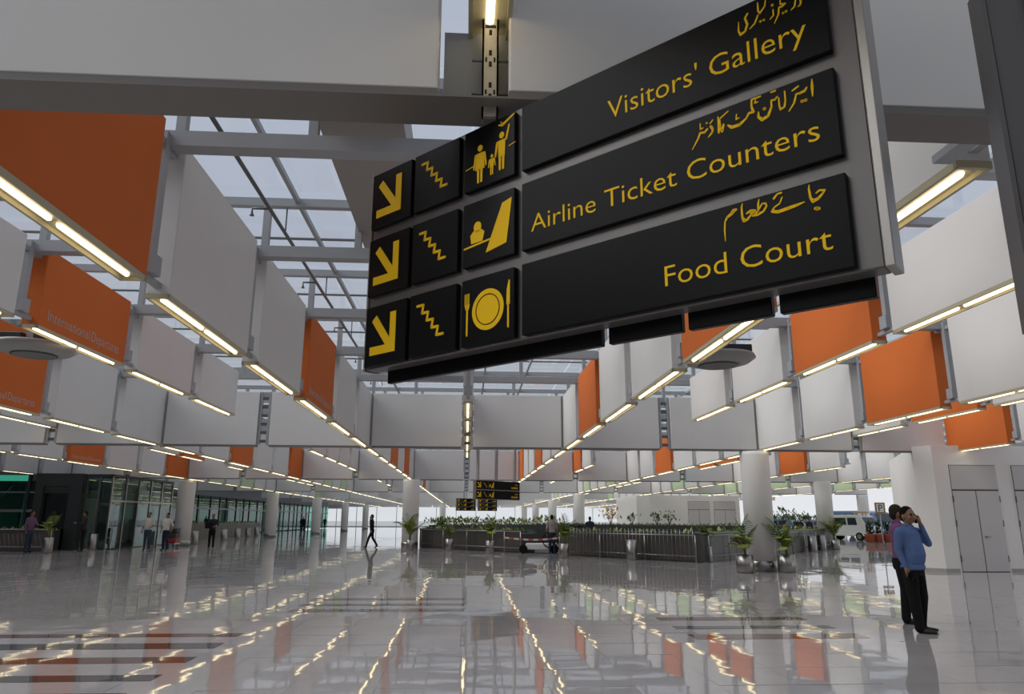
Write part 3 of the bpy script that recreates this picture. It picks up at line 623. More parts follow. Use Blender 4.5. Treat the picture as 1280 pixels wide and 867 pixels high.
# entrance vestibule
vx0, vx1, vy0, vy1, vh = -21.5, -18.0, 38.6, 46.3, 3.72
v = struct('window_2', 'glass entrance vestibule with a dark metal portal')
pm = mat('dark_portal_metal', (.05, .054, .054), .35, .4, noise=.08)
m = MB(); m.box(vx0, -19.25, vy0-.5, vy0, 3.1, vh); m.box(vx0, -21.1, vy0-.5, vy0, 0, 3.1); m.box(-19.85, -19.25, vy0-.5, vy0, 0, 3.1); m.box(vx0, -19.25, vy0-.4, vy0-.3, 2.75, 3.1); m.build('portal', pm, v)
m = MB(); m.box(-21.1, -19.85, vy0-.25, vy0-.22, .0, 2.75); m.build('pane', DARKG, v)
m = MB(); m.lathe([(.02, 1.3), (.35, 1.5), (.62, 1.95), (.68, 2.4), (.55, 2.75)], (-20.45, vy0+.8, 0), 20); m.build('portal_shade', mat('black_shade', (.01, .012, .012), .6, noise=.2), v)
for i, xx in enumerate((vx1-1.25, vx1-.62, vx1)):
    m = MB(); m.box(xx-.03, xx+.03, vy0-.05, vy0+.05, 0, vh); m.build('mullion', STAIN, v)
m = MB(); m.box(-19.2, vx1, vy0-.01, vy0+.01, .05, vh); m.build('pane', CLEARG, v)
n = 5
for i in range(n):
    ya = vy0 + (vy1-vy0)*i/n; yb = vy0 + (vy1-vy0)*(i+1)/n
    m = MB(); m.box(vx1-.012, vx1+.012, ya+.05, yb-.05, .05, vh); m.build('pane', CLEARG, v)
    m = MB(); m.box(vx1-.05, vx1+.05, yb-.05, yb+.05, 0, vh); m.build('mullion', STAIN, v)
m = MB(); m.box(-19.2, vx1+.05, vy0-.05, vy1, vh-.12, vh); m.build('head', pm, v)
m = MB(); m.box(vx1-.04, vx1+.04, vy0, vy1, 2.35, 2.45); m.build('transom', STAIN, v)
for ya in (40.5, 43.0):
    m = MB(); m.box(-21.6, -21.4, ya, ya+1.6, 0, 2.6); m.build('inner_door', mat('bronze_door', (.16, .13, .10), .3, .6, noise=.1), v)

# ------------------------------------------------------------------ plants
def frond_mesh(n, L, droop, width, material, lw=.035):
    m = MB(); pts = []; 
    for i in range(n+1):
        s = i/n; pts.append(Vector((L*(s - .28*droop*s*s), 0, L*(.95*s - droop*.85*s*s))))
    m.tube(pts, [.012*(1-.75*i/n) for i in range(n+1)], 4)
    for i in range(2, n+1):
        p = pts[i]; d = (pts[i] - pts[i-1]).normalized(); s = i/n; w = width*math.sin(math.pi*min(1, .18+s*.82))
        for q in (-1, 1):
            tip = p + Vector((d.x*w*.7, q*w, d.z*w*.7 - w*.35)); a = p - d*lw*.6; b = p + d*lw*.6
            m.poly([a, tip, b, p + Vector((0, q*w*.4, .01))], [(0, 3, 1), (3, 2, 1)])
    return m.mesh('frond', material)
FR = [frond_mesh(13, .95, .75, .26, LEAFY), frond_mesh(12, 1.1, .55, .24, LEAF), frond_mesh(12, .75, .95, .24, LEAFY)]
POTM = MB(); POTM.lathe([(.22, 0), (.25, .02), (.25, .52), (.235, .52), (.225, .46)], n=28); POT_ME = POTM.mesh('pot', STAIN)
SM = MB(); SM.lathe([(.22, .44), (.1, .47), (.02, .47)], n=20); SOIL_ME = SM.mesh('soil', SOIL)
def palm(p, s, n, label, seed, potr=1.0, group=None, fs=1.0, poth=1.0):
    t = thing('potted_palm', label, 'plant', p, 0, group); rr = random.Random(seed)
    o = add('pot', POT_ME, t); o.scale = (potr, potr, poth); o = add('soil', SOIL_ME, t); o.scale = (potr*.98, potr*.98, poth)
    m = MB()
    for q in range(3):
        a = rr.uniform(0, 6.28); m.tube([(.03*math.cos(a), .03*math.sin(a), .44*poth), (.06*math.cos(a), .06*math.sin(a), .44*poth + .38*s)], [.025*s, .014*s], 6)
    m.build('stem', mat('palm_stem', (.16, .17, .06), .6, noise=.2), t)
    for i in range(n):
        o = add('frond', FR[rr.randrange(3)], t, (0, 0, .5*poth + rr.uniform(.05, .35)*s)); o.rotation_euler = (rr.uniform(-.15, .15), rr.uniform(-.95, .0), i*6.283/n + rr.uniform(-.3, .3)); f = s*fs*rr.uniform(.75, 1.1); o.scale = (f*.9, f*.9, f)
palm(ground(934, 713), 1.15, 20, 'potted palm in a wide steel pot left of the round white column', 1, 1.05, None, .88)
palm(ground(986, 712), 1.1, 20, 'potted palm in a wide steel pot right of the round white column', 2, 1.05, None, .88)
palm(ground(514, 688), 1.25, 17, 'potted palm in front of the round white column beside the planter end', 3, .7)
palm(ground(1046, 683), 1.25, 17, 'potted palm at the foot of the round white column near the van', 4, 1.0)
for i, (px, py, f) in enumerate(((563, 688, .8), (614, 691, 1.1), (707, 696, 1.0), (886, 700, .8))):
    palm(ground(px, py), f*1.1, 16, 'bushy palm in a narrow steel pot standing along the planter railing', 10+i, .78, 'narrow pots along the planter railing', .9, 1.1)
def bollard_pot(p, s=1.0, label=None, plant=True):
    t = thing('steel_planter', label or 'slim steel planter tube standing empty beside a railing', 'planter', p, 0, 'slim steel planter tubes')
    m = MB(); m.lathe([(.16*s, 0), (.17*s, .02), (.17*s, .62*s), (.155*s, .62*s), (.15*s, .58*s)], n=22); m.build('tube', STAIN, t)
    m = MB(); m.lathe([(.15*s, .55*s), (.02, .57*s)], n=16); m.build('soil', SOIL, t)
for px, py in ((1018, 686), (1030, 684), (117, 690), (244, 682), (281, 677), (298, 675), (311, 673), (322, 671), (792, 698)): bollard_pot(ground(px, py), 1.25)
palm(ground(60, 694.5), 1.15, 9, 'thin potted palm in a steel tube beside the glass vestibule', 21, .85, None, .9, 1.3)

def leaves(name, pts_fn, n, size, material, parent):
    m = MB()
    for i in range(n):
        p = Vector(pts_fn()); a = random.uniform(0, 6.28); e = random.uniform(-.2, 1.2); L = size*random.uniform(.6, 1.4)
        d = Vector((math.cos(a)*math.cos(e), math.sin(a)*math.cos(e), math.sin(e))); w = d.cross(Vector((0, 0, 1))).normalized()*L*.22
        m.poly([p, p + d*L*.5 + w, p + d*L, p + d*L*.5 - w], [(0, 1, 2, 3)])
    o = m.build(name, material, parent); o['kind'] = 'stuff'; return o
# ------------------------------------------------------------------ planters and railings round the void
def planter(a, b, h, label, depth=.6, pan=1.25, hedge=160, nrm=1, col=None):
    a, b = Vector((a[0], a[1], 0)), Vector((b[0], b[1], 0)); L = (b-a).length; ang = math.atan2(b.y-a.y, b.x-a.x)
    t = thing('planter', label, 'planter', a, ang); n = max(1, int(L/pan)); w = L/n
    m = MB(); m.box(0, L, .04*nrm, depth*nrm, 0, h-.08); m.build('body', DARKF, t)
    for i in range(n): m = MB(); m.box(i*w+.01, (i+1)*w-.01, 0, .045*nrm, .03, h-.06); m.build('panel', col or PLANT_W, t)
    m = MB(); m.box(0, L, -.03*nrm, depth*nrm, h-.06, h); m.build('coping', mat('dark_coping', (.10, .095, .085), .35, .2, noise=.1), t)
    leaves('hedge', lambda: (random.uniform(.1, L-.1), random.uniform(.12, depth-.1)*nrm, h-.04), int(hedge*L/6), .16, LEAF, t)
    leaves('hedge', lambda: (random.uniform(.1, L-.1), random.uniform(.12, depth-.1)*nrm, h-.04), int(hedge*L/14), .22, LEAFY, t)
    return t
def railing(a, b, label, h=.98, step=.17, off=.14, post=2.0):
    a, b = Vector((a[0], a[1], 0)), Vector((b[0], b[1], 0)); L = (b-a).length; ang = math.atan2(b.y-a.y, b.x-a.x)
    t = thing('railing', label, 'railing', a, ang)
    m = MB(); m.tube([(0, -off, h), (L, -off, h)], .026, 8); m.build('top_rail', STAIN, t)
    m = MB(); m.tube([(0, -off, .22), (L, -off, .22)], .018, 8); m.build('bottom_rail', STAIN, t)
    n = int(L/post)
    mp_ = MB(); mp_.tube([(0, -off, 0), (0, -off, h)], .026, 8); pme = mp_.mesh('post', STAIN)
    for i in range(n+1): add('post', pme, t, (L*i/n, 0, 0))
    if step:
        mb = MB(); mb.tube([(0, -off, .1), (0, -off, h+.22)], .011, 6); bme = mb.mesh('baluster', STAIN)
        for i in range(int(L/step)): add('baluster', bme, t, ((i+.5)*step, 0, 0))
P0, P1, P2, P3 = (-2.6, 42.4), (8.85, 27.55), (19.9, 40.2), (8.4, 55)
def lerp(p, q, t): return (p[0]+(q[0]-p[0])*t, p[1]+(q[1]-p[1])*t)
planter(P0, lerp(P0, P1, .475), 1.05, 'dark panelled planter left of the trolley, round the floor opening')
planter(lerp(P0, P1, .60), P1, 1.08, 'dark panelled planter right of the trolley, behind the balusters')
planter(lerp(P1, P2, .045), P2, 1.10, 'dark panelled planter running back past the potted palms')
planter(lerp(P0, P3, .045), lerp(P0, P3, .955), 1.22, 'dark planter on the far side of the floor opening, left', nrm=-1, hedge=220); planter(P3, lerp(P3, P2, .955), 1.22, 'dark planter on the far side of the floor opening, right', nrm=-1, hedge=220)
railing(lerp(P0, P1, .02), lerp(P0, P1, .465), 'steel railing with plain rails along the left planter', step=0)
railing(lerp(P0, P1, .605), lerp(P0, P1, .99), 'steel railing with close upright balusters by the planter', step=.195)
railing(lerp(P1, P2, .02), lerp(P1, P2, .98), 'steel railing with two rails behind the palm pots', step=0)
planter((-27, 36.9), (-19.8, 37.2), .98, 'dark planter in front of the glazed front before the vestibule', col=mat('brown_planter_panel', (.12, .10, .085), .5, noise=.1)); planter((-20.3, 47), (-20.3, 75), 1.15, 'long dark planter along the glazed front past the vestibule', col=mat('brown_planter_panel', (.12, .10, .085), .5, noise=.1))
t = thing('railing', 'steel railing with slanted bars before the glass vestibule', 'railing', (-27, 36.7, 0), R(2.4)); L = 7.2
for nme, z, r_ in (('top_rail', 1.0, .03), ('bottom_rail', .2, .02)): m = MB(); m.tube([(0, 0, z), (L, 0, z)], r_, 8); m.build(nme, STAIN, t)
mb = MB(); mb.tube([(0, 0, .2), (-.14, 0, .8)], .009, 5); me = mb.mesh('baluster', STAIN)
for i in range(34): add('baluster', me, t, (.2+i*.2, 0, 0))
for x in (0, L/2, L): m = MB(); m.tube([(x, 0, 0), (x, 0, 1.0)], .025, 8); m.build('post', STAIN, t)
# shrubs in the planters
def shrub(p, h, s, label, mats, n=60, cat='plant', name='shrub', group=None):
    t = thing(name, label, cat, p, 0, group); m = MB()
    for i in range(5): a = i*1.26; m.tube([(0, 0, 0), (s*.25*math.cos(a), s*.25*math.sin(a), h*.75)], [.02, .008], 5)
    m.build('stem', mat('shrub_stem', (.10, .07, .04), .8, noise=.2), t)
    for mm in mats: leaves('foliage', lambda: (random.gauss(0, s*.3), random.gauss(0, s*.3), h*random.uniform(.35, 1.0)), n, .26, mm, t)
yl = mat('croton_yellow', (.72, .40, .06), .5, noise=.3, scale=14); og = mat('croton_orange', (.62, .22, .05), .5, noise=.3, scale=14)
def on_back_planter(px):
    """where the sight line of a photo column meets the bed of the two far planters"""
    v = ray(px, 650); d = (v.x, v.y)
    for p, q in ((P0, P3), (P3, P2)):
        ex, ey = q[0]-p[0], q[1]-p[1]; det = d[0]*-ey + ex*d[1]
        k = (p[0]*-ey + ex*p[1])/det; u = (d[0]*p[1] - d[1]*p[0])/det
        if .06 < u < .94:
            l = math.hypot(ex, ey); nx, ny = ey/l, -ex/l
            return Vector((p[0]+ex*u + nx*.3, p[1]+ey*u + ny*.3, 1.15))
    return None
for px, h, sz, lab, mm, n_, gr in ([(768, 1.1, 1.0, 'spiky yellow and orange shrub in the planter', [yl, og, LEAFY], 50, None)] +
        [(px, h, .8, 'thin green shrub standing in the planter', [LEAFD, LEAF], 30, 'thin green shrubs in the planter') for px, h in ((795, .7), (826, .75), (842, .9), (1000, .9), (985, 1.0), (1014, .8))] +
        [(545 + i*22, random.uniform(.3, .5), 1.3, 'low bushy shrub in the planter beyond the floor opening', [LEAF, LEAFY], 60, 'low shrubs beyond the floor opening') for i in range(7)]):
    c = on_back_planter(px)
    if c: shrub(c, h, sz, lab, mm, n_, group=gr)
# ------------------------------------------------------------------ people
def body_mesh(prims, mats, voxel):
    """prims: ('cap',p0,r0,p1,r1,tag) | ('ell',c,r,tag[,rot]) | ('loft',[(z,cx,cy,rx,ry)],tag). One continuous skin by voxel union."""
    m = MB()
    for p in prims:
        if p[0] == 'cap':
            a, b = Vector(p[1]), Vector(p[3]); d = (b-a).normalized() if (b-a).length > 1e-6 else Vector((0, 0, 1)); pts, rs = [], []
            for q in (90, 60, 30, 0): pts.append(a - d*p[2]*math.sin(R(q))); rs.append(max(1e-4, p[2]*math.cos(R(q))))
            for q in (0, 30, 60, 90): pts.append(b + d*p[4]*math.sin(R(q))); rs.append(max(1e-4, p[4]*math.cos(R(q))))
            m.tube(pts, rs, 12)
        elif p[0] == 'ell': m.ellipsoid(p[1], p[2], 16, 10)
        else:
            o = len(m.v); n = 24
            for z, cx, cy, rx, ry in p[1]:
                for k in range(n): a = 2*math.pi*k/n; m.v.append((cx+rx*math.cos(a), cy+ry*math.sin(a), z))
            for i in range(len(p[1])-1):
                for k in range(n): k2 = (k+1) % n; m.f.append((o+i*n+k, o+i*n+k2, o+(i+1)*n+k2, o+(i+1)*n+k)); m.m.append(0); m.sm.append(True)
            m.f.append(tuple(o+k for k in range(n))[::-1]); m.m.append(0); m.sm.append(True)
            l = o+(len(p[1])-1)*n; m.f.append(tuple(l+k for k in range(n))); m.m.append(0); m.sm.append(True)
    me0 = m.mesh('body', mats); o = bpy.data.objects.new('tmp', me0); COL.objects.link(o)
    md = o.modifiers.new('r', 'REMESH'); md.mode = 'VOXEL'; md.voxel_size = voxel; md.use_smooth_shade = True
    sm = o.modifiers.new('s', 'SMOOTH'); sm.factor = .5; sm.iterations = 2
    dg = bpy.context.evaluated_depsgraph_get(); me = bpy.data.meshes.new_from_object(o.evaluated_get(dg)); bpy.data.objects.remove(o)
    me.name = 'body'; me.materials.clear()
    for mm in mats: me.materials.append(mm)
    n = len(me.polygons); c = np.empty(n*3); me.polygons.foreach_get('center', c); c = c.reshape(-1, 3)
    best = np.full(n, 1e9); tg = np.zeros(n, int)
    for p in prims:
        if p[0] == 'cap':
            a, b = np.array(p[1], float), np.array(p[3], float); ab = b-a; L = ab@ab + 1e-12
            t = np.clip(((c-a)@ab)/L, 0, 1); d = np.linalg.norm(c - (a + t[:, None]*ab), axis=1) - (p[2] + (p[4]-p[2])*t); k = p[5]
        elif p[0] == 'ell':
            r = np.array(p[2], float); q = (c - np.array(p[1], float))/r; l = np.linalg.norm(q, axis=1); d = (l-1)*r.min(); k = p[3]
        else:
            A_ = np.array(p[1]); z = np.clip(c[:, 2], A_[0, 0], A_[-1, 0]); dz = np.abs(c[:, 2]-z)
            I = [np.interp(z, A_[:, 0], A_[:, i]) for i in range(1, 5)]
            q = np.sqrt(((c[:, 0]-I[0])/I[2])**2 + ((c[:, 1]-I[1])/I[3])**2); d = np.maximum((q-1)*np.minimum(I[2], I[3]), dz); k = p[2]
        u = d < best; best[u] = d[u]; tg[u] = k
    me.polygons.foreach_set('material_index', tg.astype(np.int32)); me.polygons.foreach_set('use_smooth', np.ones(n, bool)); me.update()
    return me
SKIN = mat('brown_skin', (.26, .135, .075), .55, noise=.06, scale=10); HAIR = mat('black_hair', (.010, .008, .007), .8, noise=.3, scale=40, spec=.08)
SHOE = mat('black_leather_shoe', (.012, .012, .013), .2, noise=.1); LIP = mat('lip', (.20, .07, .05), .5, noise=.1); EYEM = mat('eye_dark', (.03, .02, .02), .3, noise=.1)
def person(loc, heading, H, shirt, trous, label, name='person', belly=0.0, arm_l=None, arm_r=None, leg_l=None, leg_r=None, sleeve='long', hair=HAIR, lean=0.0, head_turn=0.0, vox=.02, girth=1.0, vest=None, hands=False, shoe=SHOE, skin=SKIN, hs=1.0, lw=1.0):
    """local: faces -y, its left side is +x. arm = (elbow, hand) points; leg = (knee, ankle, toe) points, as fractions of the height"""
    mats = [skin, shirt, trous, shoe, hair, LIP, EYEM]
    S = lambda p: (p[0]*H, p[1]*H, p[2]*H); P = []
    def cap(a, ra, b, rb, t): P.append(('cap', S(a), ra*H, S(b), rb*H, t))
    def ell(c, r, t): P.append(('ell', S(c), tuple(x*H for x in r), t))
    g = girth; ly = -lean
    # torso
    P.append(('loft', [(z*H, cx*H, (cy + ly*(z-.53))*H, rx*g*H, ry*g*H) for z, cx, cy, rx, ry in
             ((.515, 0, 0, .088, .062), (.56, 0, -.008-belly*.4, .090, .066+belly*.5), (.62, 0, -.012-belly*.7, .090, .066+belly), (.68, 0, -.008-belly*.5, .091, .066+belly*.6), (.74, 0, 0, .098, .066), (.79, 0, .004, .104, .060), (.82, 0, .006, .092, .048), (.838, 0, .008, .055, .038))], 1))
    P.append(('loft', [(z*H, 0, ly*(z-.53)*H, rx*g*H, ry*g*H) for z, rx, ry in ((.45, .07, .06), (.48, .086, .066), (.525, .091, .069), (.548, .088, .066))], 2))
    sh = .83; so = ly*.3
    cap((0, so+.012, .83), .034, (0, so-.004, .872), .030, 0); cap((0, so+.01, .832), .042, (0, so+.008, .842), .037, 1)
    if hands:
        for q in (-1, 1): cap((q*.010, so-.040, .838), .011, (q*.036, so-.012, .858), .011, 1); cap((q*.036, so-.012, .858), .011, (q*.020, so+.034, .862), .011, 1)
        if belly: P.append(('loft', [(z*H, 0, ly*(z-.53)*H - belly*.3*H, rx*g*H, (ry+belly*.4)*g*H) for z, rx, ry in ((.498, .094, .071), (.53, .095, .072))], 1))
    # head (turned about z)
    ct, st = math.cos(head_turn), math.sin(head_turn)
    def hd(x, y, z): x *= hs; y *= hs; return (x*ct - y*st, so - .012 + x*st + y*ct, .885 + (z-.885)*hs)
    ell(hd(0, .002, .938), tuple(q_*hs for q_ in (.043, .052, .060)), 0); ell(hd(0, -.012, .905), tuple(q_*hs for q_ in (.034, .040, .036)), 0)
    ell(hd(0, .012, .952), tuple(q_*hs for q_ in (.0465, .052, .055)), 4); ell(hd(0, .034, .925), tuple(q_*hs for q_ in (.041, .032, .045)), 4)
    cap(hd(0, -.052, .930), .006, hd(0, -.062, .914), .009, 0)
    for q in (-1, 1):
        ell(hd(q*.044, .004, .922), tuple(q_*hs for q_ in (.007, .013, .019)), 0); ell(hd(q*.017, -.0475, .934), tuple(q_*hs for q_ in (.0065, .006, .004)), 6); cap(hd(q*.010, -.050, .943), .004, hd(q*.027, -.046, .944), .003, 4)
        ell(hd(q*.022, -.040, .915), tuple(q_*hs for q_ in (.014, .012, .014)), 0)
    cap(hd(-.011, -.0505, .896), .0042, hd(.011, -.0505, .896), .0042, 5)
    # arms
    for q, arm in ((1, arm_l), (-1, arm_r)):
        el, ha = arm or ((q*.135, .02, .645), (q*.138, -.03, .505))
        s0 = (q*.108*g, so+.006, .800); cap((q*.06, so+.006, .815), .036, s0, .036, 1)
        cap(s0, .036*g, el, .028, 1)
        if sleeve == 'long': cap(el, .029, tuple(el[i]+(ha[i]-el[i])*.88 for i in range(3)), .021, 1)
        else: cap(el, .025, ha, .017, 0)
        v = Vector(ha) - Vector(el); v.normalize(); w = Vector(ha)
        cap(tuple(w - v*.015), .016, tuple(w + v*.004), .016, 0)
        sd = v.cross(Vector((0, -1, 0.3))); sd = sd.normalized() if sd.length > .05 else Vector((1, 0, 0)); nn = v.cross(sd)
        pc = w + v*.028; cap(tuple(w + v*.006), .016, tuple(pc - sd*.008), .015, 0); cap(tuple(w + v*.006), .014, tuple(pc + sd*.010), .014, 0)
        if hands:
            for f in range(4):
                b = pc + sd*(.017 - .0115*f) + v*.006; l = (.040, .046, .043, .034)[f]; k = b + v*l*.5 + nn*.003; cap(tuple(b), .0062, tuple(k), .0058, 0); cap(tuple(k), .0058, tuple(k + v*l*.35 + nn*l*.35), .0050, 0)
            b = w + v*.012 + sd*.014; cap(tuple(b), .0075, tuple(b + v*.022 + sd*.016), .0065, 0); cap(tuple(b + v*.022 + sd*.016), .0065, tuple(b + v*.042 + sd*.014 + nn*.008), .0055, 0)
        else: cap(tuple(pc), .015, tuple(pc + v*.04 + nn*.008), .010, 0); cap(tuple(w + v*.01 + sd*.01), .008, tuple(w + v*.04 + sd*.022), .006, 0)
    # legs
    for q, leg in ((1, leg_l), (-1, leg_r)):
        kn, an, toe = leg or ((q*.056, -.012, .285), (q*.058, .012, .05), (q*.072, -.085, .015))
        cap((q*.046, 0, .50), .056*g, kn, .039*lw, 2); cap(kn, .040*lw, tuple(kn[i]+(an[i]-kn[i])*.92 for i in range(3)), .031*lw, 2); cap(tuple(kn[i]+(an[i]-kn[i])*.8 for i in range(3)), .031*lw, (an[0], an[1], an[2]-.012), .031*lw, 2)
        heel = Vector(an) + Vector((0, .0, -.030)); tv = Vector(toe); d = (tv - heel); d.normalize()
        cap(tuple(heel - d*.010), .020, tuple(heel + d*.045), .019, 3); cap(tuple(heel + d*.045), .020, tuple(tv), .014, 3)
    zmin = min(min(p[1][2]-p[2], p[3][2]-p[4]) for p in P if p[0] == 'cap')
    me = body_mesh(P, mats, vox)
    z = min(v.co.z for v in me.vertices)
    t = tag(add(name, me, None, (loc[0], loc[1], loc[2] - z), heading), label, 'person')
    return t, H
def cloth(n, c): return mat('cloth_'+n, c, .85, noise=.14, scale=11, bump=.6, spec=.15)
BLK = cloth('black', (.012, .011, .012)); NAVY = cloth('navy', (.02, .028, .05)); JEAN = cloth('jeans', (.045, .06, .09)); WSH = cloth('white', (.55, .53, .50)); BLUE = cloth('blue', (.115, .18, .36)); PURP = cloth('purple', (.20, .085, .20)); GREY = cloth('grey_brown', (.32, .26, .25)); PLAID = cloth('plaid', (.16, .09, .16)); DGR = cloth('charcoal', (.03, .03, .032))
# man on the phone
pm_ = ground(1153, 786)
fm_, Hm = person((pm_.x, pm_.y, 0), R(28), 1.73, BLUE, BLK, 'man in a blue shirt and black trousers holding a phone to his ear', belly=.012, girth=1.16, vox=.009, hands=True, hs=1.10, lw=1.22,
       arm_l=((.185, -.055, .705), (.085, -.060, .875)), arm_r=((-.135, .03, .655), (-.125, -.015, .515)), head_turn=R(-14),
       leg_l=((.066, -.012, .285), (.085, .03, .05), (.135, -.065, .015)), leg_r=((-.056, -.014, .285), (-.052, -.03, .05), (-.02, -.14, .015)))
def held(name, label, cat, owner, p, size, rot, material):
    o, H = owner; m = MB(); m.box(-size[0]/2, size[0]/2, -size[1]/2, size[1]/2, -size[2]/2, size[2]/2, 0, .004)
    b = m.build(name, material); b.matrix_world = Matrix.Translation(o.location) @ Matrix.Rotation(o.rotation_euler.z, 4, 'Z') @ Matrix.Translation((p[0]*H, p[1]*H, p[2]*H)) @ Matrix.Rotation(rot, 4, 'X'); return tag(b, label, cat)
held('mobile_phone', 'black phone held to the ear of the man in blue', 'phone', (fm_, Hm), (.062, -.045, .908), (.014, .05, .12), R(20), SIGNB)
held('wallet', 'black wallet in the lowered hand of the man in blue', 'wallet', (fm_, Hm), (-.125, -.052, .452), (.03, .08, .09), R(35), SIGNB)
GHAIR = mat('greying_hair', (.035, .025, .02), .8, noise=.4, scale=40, spec=.08)
p2_ = ground(1138, 775); person((p2_.x, p2_.y, 0), R(62), 1.78, PURP, BLK, 'man in a purple shirt standing behind the man on the phone', vox=.011, hair=GHAIR, hands=True, head_turn=R(14), girth=1.10, hs=1.08, lw=1.15)
# people farther off
def at(px, py): q = ground(px, py); return (q.x, q.y, 0)
person(at(35, 694), R(75), 1.86, PLAID, JEAN, 'man in a purple checked shirt and jeans by the left railing', arm_l=((.12, -.05, .68), (.05, -.16, .66)))
person(at(103, 692), R(-60), 1.86, DGR, BLK, 'man in a dark waistcoat with pale sleeves beside the vestibule', arm_l=((.13, -.06, .68), (.06, -.19, .70)), arm_r=((-.13, -.06, .68), (-.06, -.19, .70)))
person(at(165, 684), R(20), 1.80, cloth('brown', (.06, .045, .035)), BLK, 'man in a brown shirt leaning against the glass vestibule')
person(at(184, 690), R(5), 1.84, WSH, JEAN, 'man in a white shirt and grey jeans walking past the vestibule', sleeve='short', leg_l=((.056, -.05, .285), (.058, .03, .06), (.065, -.06, .02)), leg_r=((-.056, .01, .285), (-.058, .02, .05), (-.07, -.075, .015)), arm_l=((.14, 0, .65), (.09, -.12, .60)))
person(at(207, 690), R(-12), 1.80, WSH, NAVY, 'man in a white shirt and navy trousers walking by the column', sleeve='short', arm_l=((.16, .03, .65), (.17, -.03, .54)))
person(at(265, 687), R(10), 1.78, NAVY, BLK, 'man in dark clothes with a bag across his chest', sleeve='short', arm_l=((.15, -.02, .66), (.07, -.09, .63)), arm_r=((-.15, -.02, .66), (-.07, -.09, .63)))
b = MB(); b.box(-.2, .2, -.09, .09, 0, .36, 0, .05); q = at(265, 687); tag(b.build('shoulder_bag', BLK, None, (q[0]-.12, q[1]-.26, 1.02)), 'black bag on the chest of the man in dark clothes', 'bag')
person(at(466, 685), R(-78), 1.80, BLK, BLK, 'man in black striding across the open floor on the phone', arm_r=((-.15, -.05, .70), (-.06, -.07, .87)), leg_l=((.05, -.10, .30), (.05, -.17, .055), (.05, -.26, .035)), leg_r=((-.05, .03, .29), (-.05, .17, .075), (-.05, .10, .015)), lean=.06)
wh = mat('white_trim', (.7, .7, .68), .6, noise=.05)
person(at(692, 691), R(172), 1.76, GREY, NAVY, 'man in a grey shirt seen from behind at the planter gap', sleeve='short')
for px, py, h, lab, c_ in ((380, 667, 1.8, 'dark figure standing far off by the tall potted plants', BLK), (375+32, 662, 1.75, 'dark figure far down the hall between columns', DGR)): person(at(px, py), R(20), h, c_, BLK, lab, vox=.03)
def seated(px, py, Y, lab, c_):
    q = at_depth(px, py, Y); person((q.x, q.y, 0), R(160), 1.72, c_, BLK, lab, vox=.03)
seated(552, 655, 52, 'dark figure standing beyond the planter near the glazed end wall', BLK); seated(739, 655, 41, 'person in navy behind the planter with only head and shoulders showing', NAVY)
for i, px in enumerate((1002, 1013)): q = at_depth(px, 650, 52); person((q.x, q.y, 0), R(0), 1.7, DGR, BLK, ('dark figure', 'second dark figure')[i] + ' standing beyond the planter near the vehicles', vox=.03)

# ------------------------------------------------------------------ luggage trolley, service trolley, barrier tape
q = at(216, 686); t = thing('luggage_trolley', 'dark luggage trolley with red bags behind the men in white', 'trolley', q)
m = MB(); m.box(-.3, .3, -.4, .4, .16, .22); m.build('platform', STAIN, t)
m = MB(); m.tube([(-.28, .4, .2), (-.28, .48, 1.0), (.28, .48, 1.0), (.28, .4, .2)], .02, 8); m.build('handle', STAIN, t)
for x, y in ((-.25, -.3), (.25, -.3), (-.25, .3), (.25, .3)): m = MB(); m.tube([(x-.03, y, .08), (x+.03, y, .08)], .08, 12); m.build('wheel', DSTEEL, t)
for z, c_ in ((.22, (.30, .03, .02)), (.50, (.03, .03, .03)), (.76, (.02, .02, .025))):
    m = MB(); m.box(-.3, .3, -.32, .3, 0, .26, 0, .05); tag(m.build('suitcase', mat(f'bag_{z}', c_, .5, noise=.1), None, (q[0], q[1], z)), {.22: 'red suitcase lowest on the luggage trolley', .50: 'black suitcase in the middle of the trolley stack', .76: 'black suitcase topmost on the luggage trolley'}[z], 'suitcase')
q = at(679, 690.5); t = thing('service_trolley', 'low white trolley with black wheels in the planter gap', 'trolley', (q[0], q[1], 0), R(-8))
m = MB(); m.box(-.75, .75, -.35, .35, .18, .46, 0, .04); m.build('deck', wh, t)
for x in (-.85, .6): m = MB(); m.tube([(x, -.38, .2), (x, -.26, .2)], .2, 16); m.tube([(x, .26, .2), (x, .38, .2)], .2, 16); m.build('wheel', BLK, t)
m = MB(); m.tube([(.5, -.3, .45), (.62, -.3, .8), (.55, -.3, 1.15)], .03, 8); m.tube([(.5, .3, .45), (.62, .3, .8), (.55, .3, 1.15)], .03, 8); m.build('upright', DSTEEL, t)
m = MB(); n = 20; m.tube([(.42 + .36*math.cos(6.283*i/n), -.42, .62 + .36*math.sin(6.283*i/n)) for i in range(n+1)], .025, 6, cap=False); m.build('hoop', BLK, t)
m = MB(); m.box(-.95, -.25, .1, .5, .2, 1.0, 0, .12); m.build('cover', mat('dark_trolley_cover', (.03, .03, .028), .6, noise=.2), t)
a = ground(632, 692); b_ = ground(692, 692); t = thing('tape_barrier', 'red and white barrier tape on slim steel posts in the planter gap', 'barrier', a)
for v_ in (Vector((0, 0, 0)), b_ - a + Vector((.5, .3, 0))):
    m = MB(); m.tube([v_, v_ + Vector((0, 0, 1.0))], .02, 8); m.lathe([(.14, 0), (.14, .02), (.02, .03)], v_); m.build('post', STAIN, t)
e_ = b_ - a + Vector((.5, .3, 0)); red = mat('red_tape', (.55, .10, .08), .6, noise=.05)
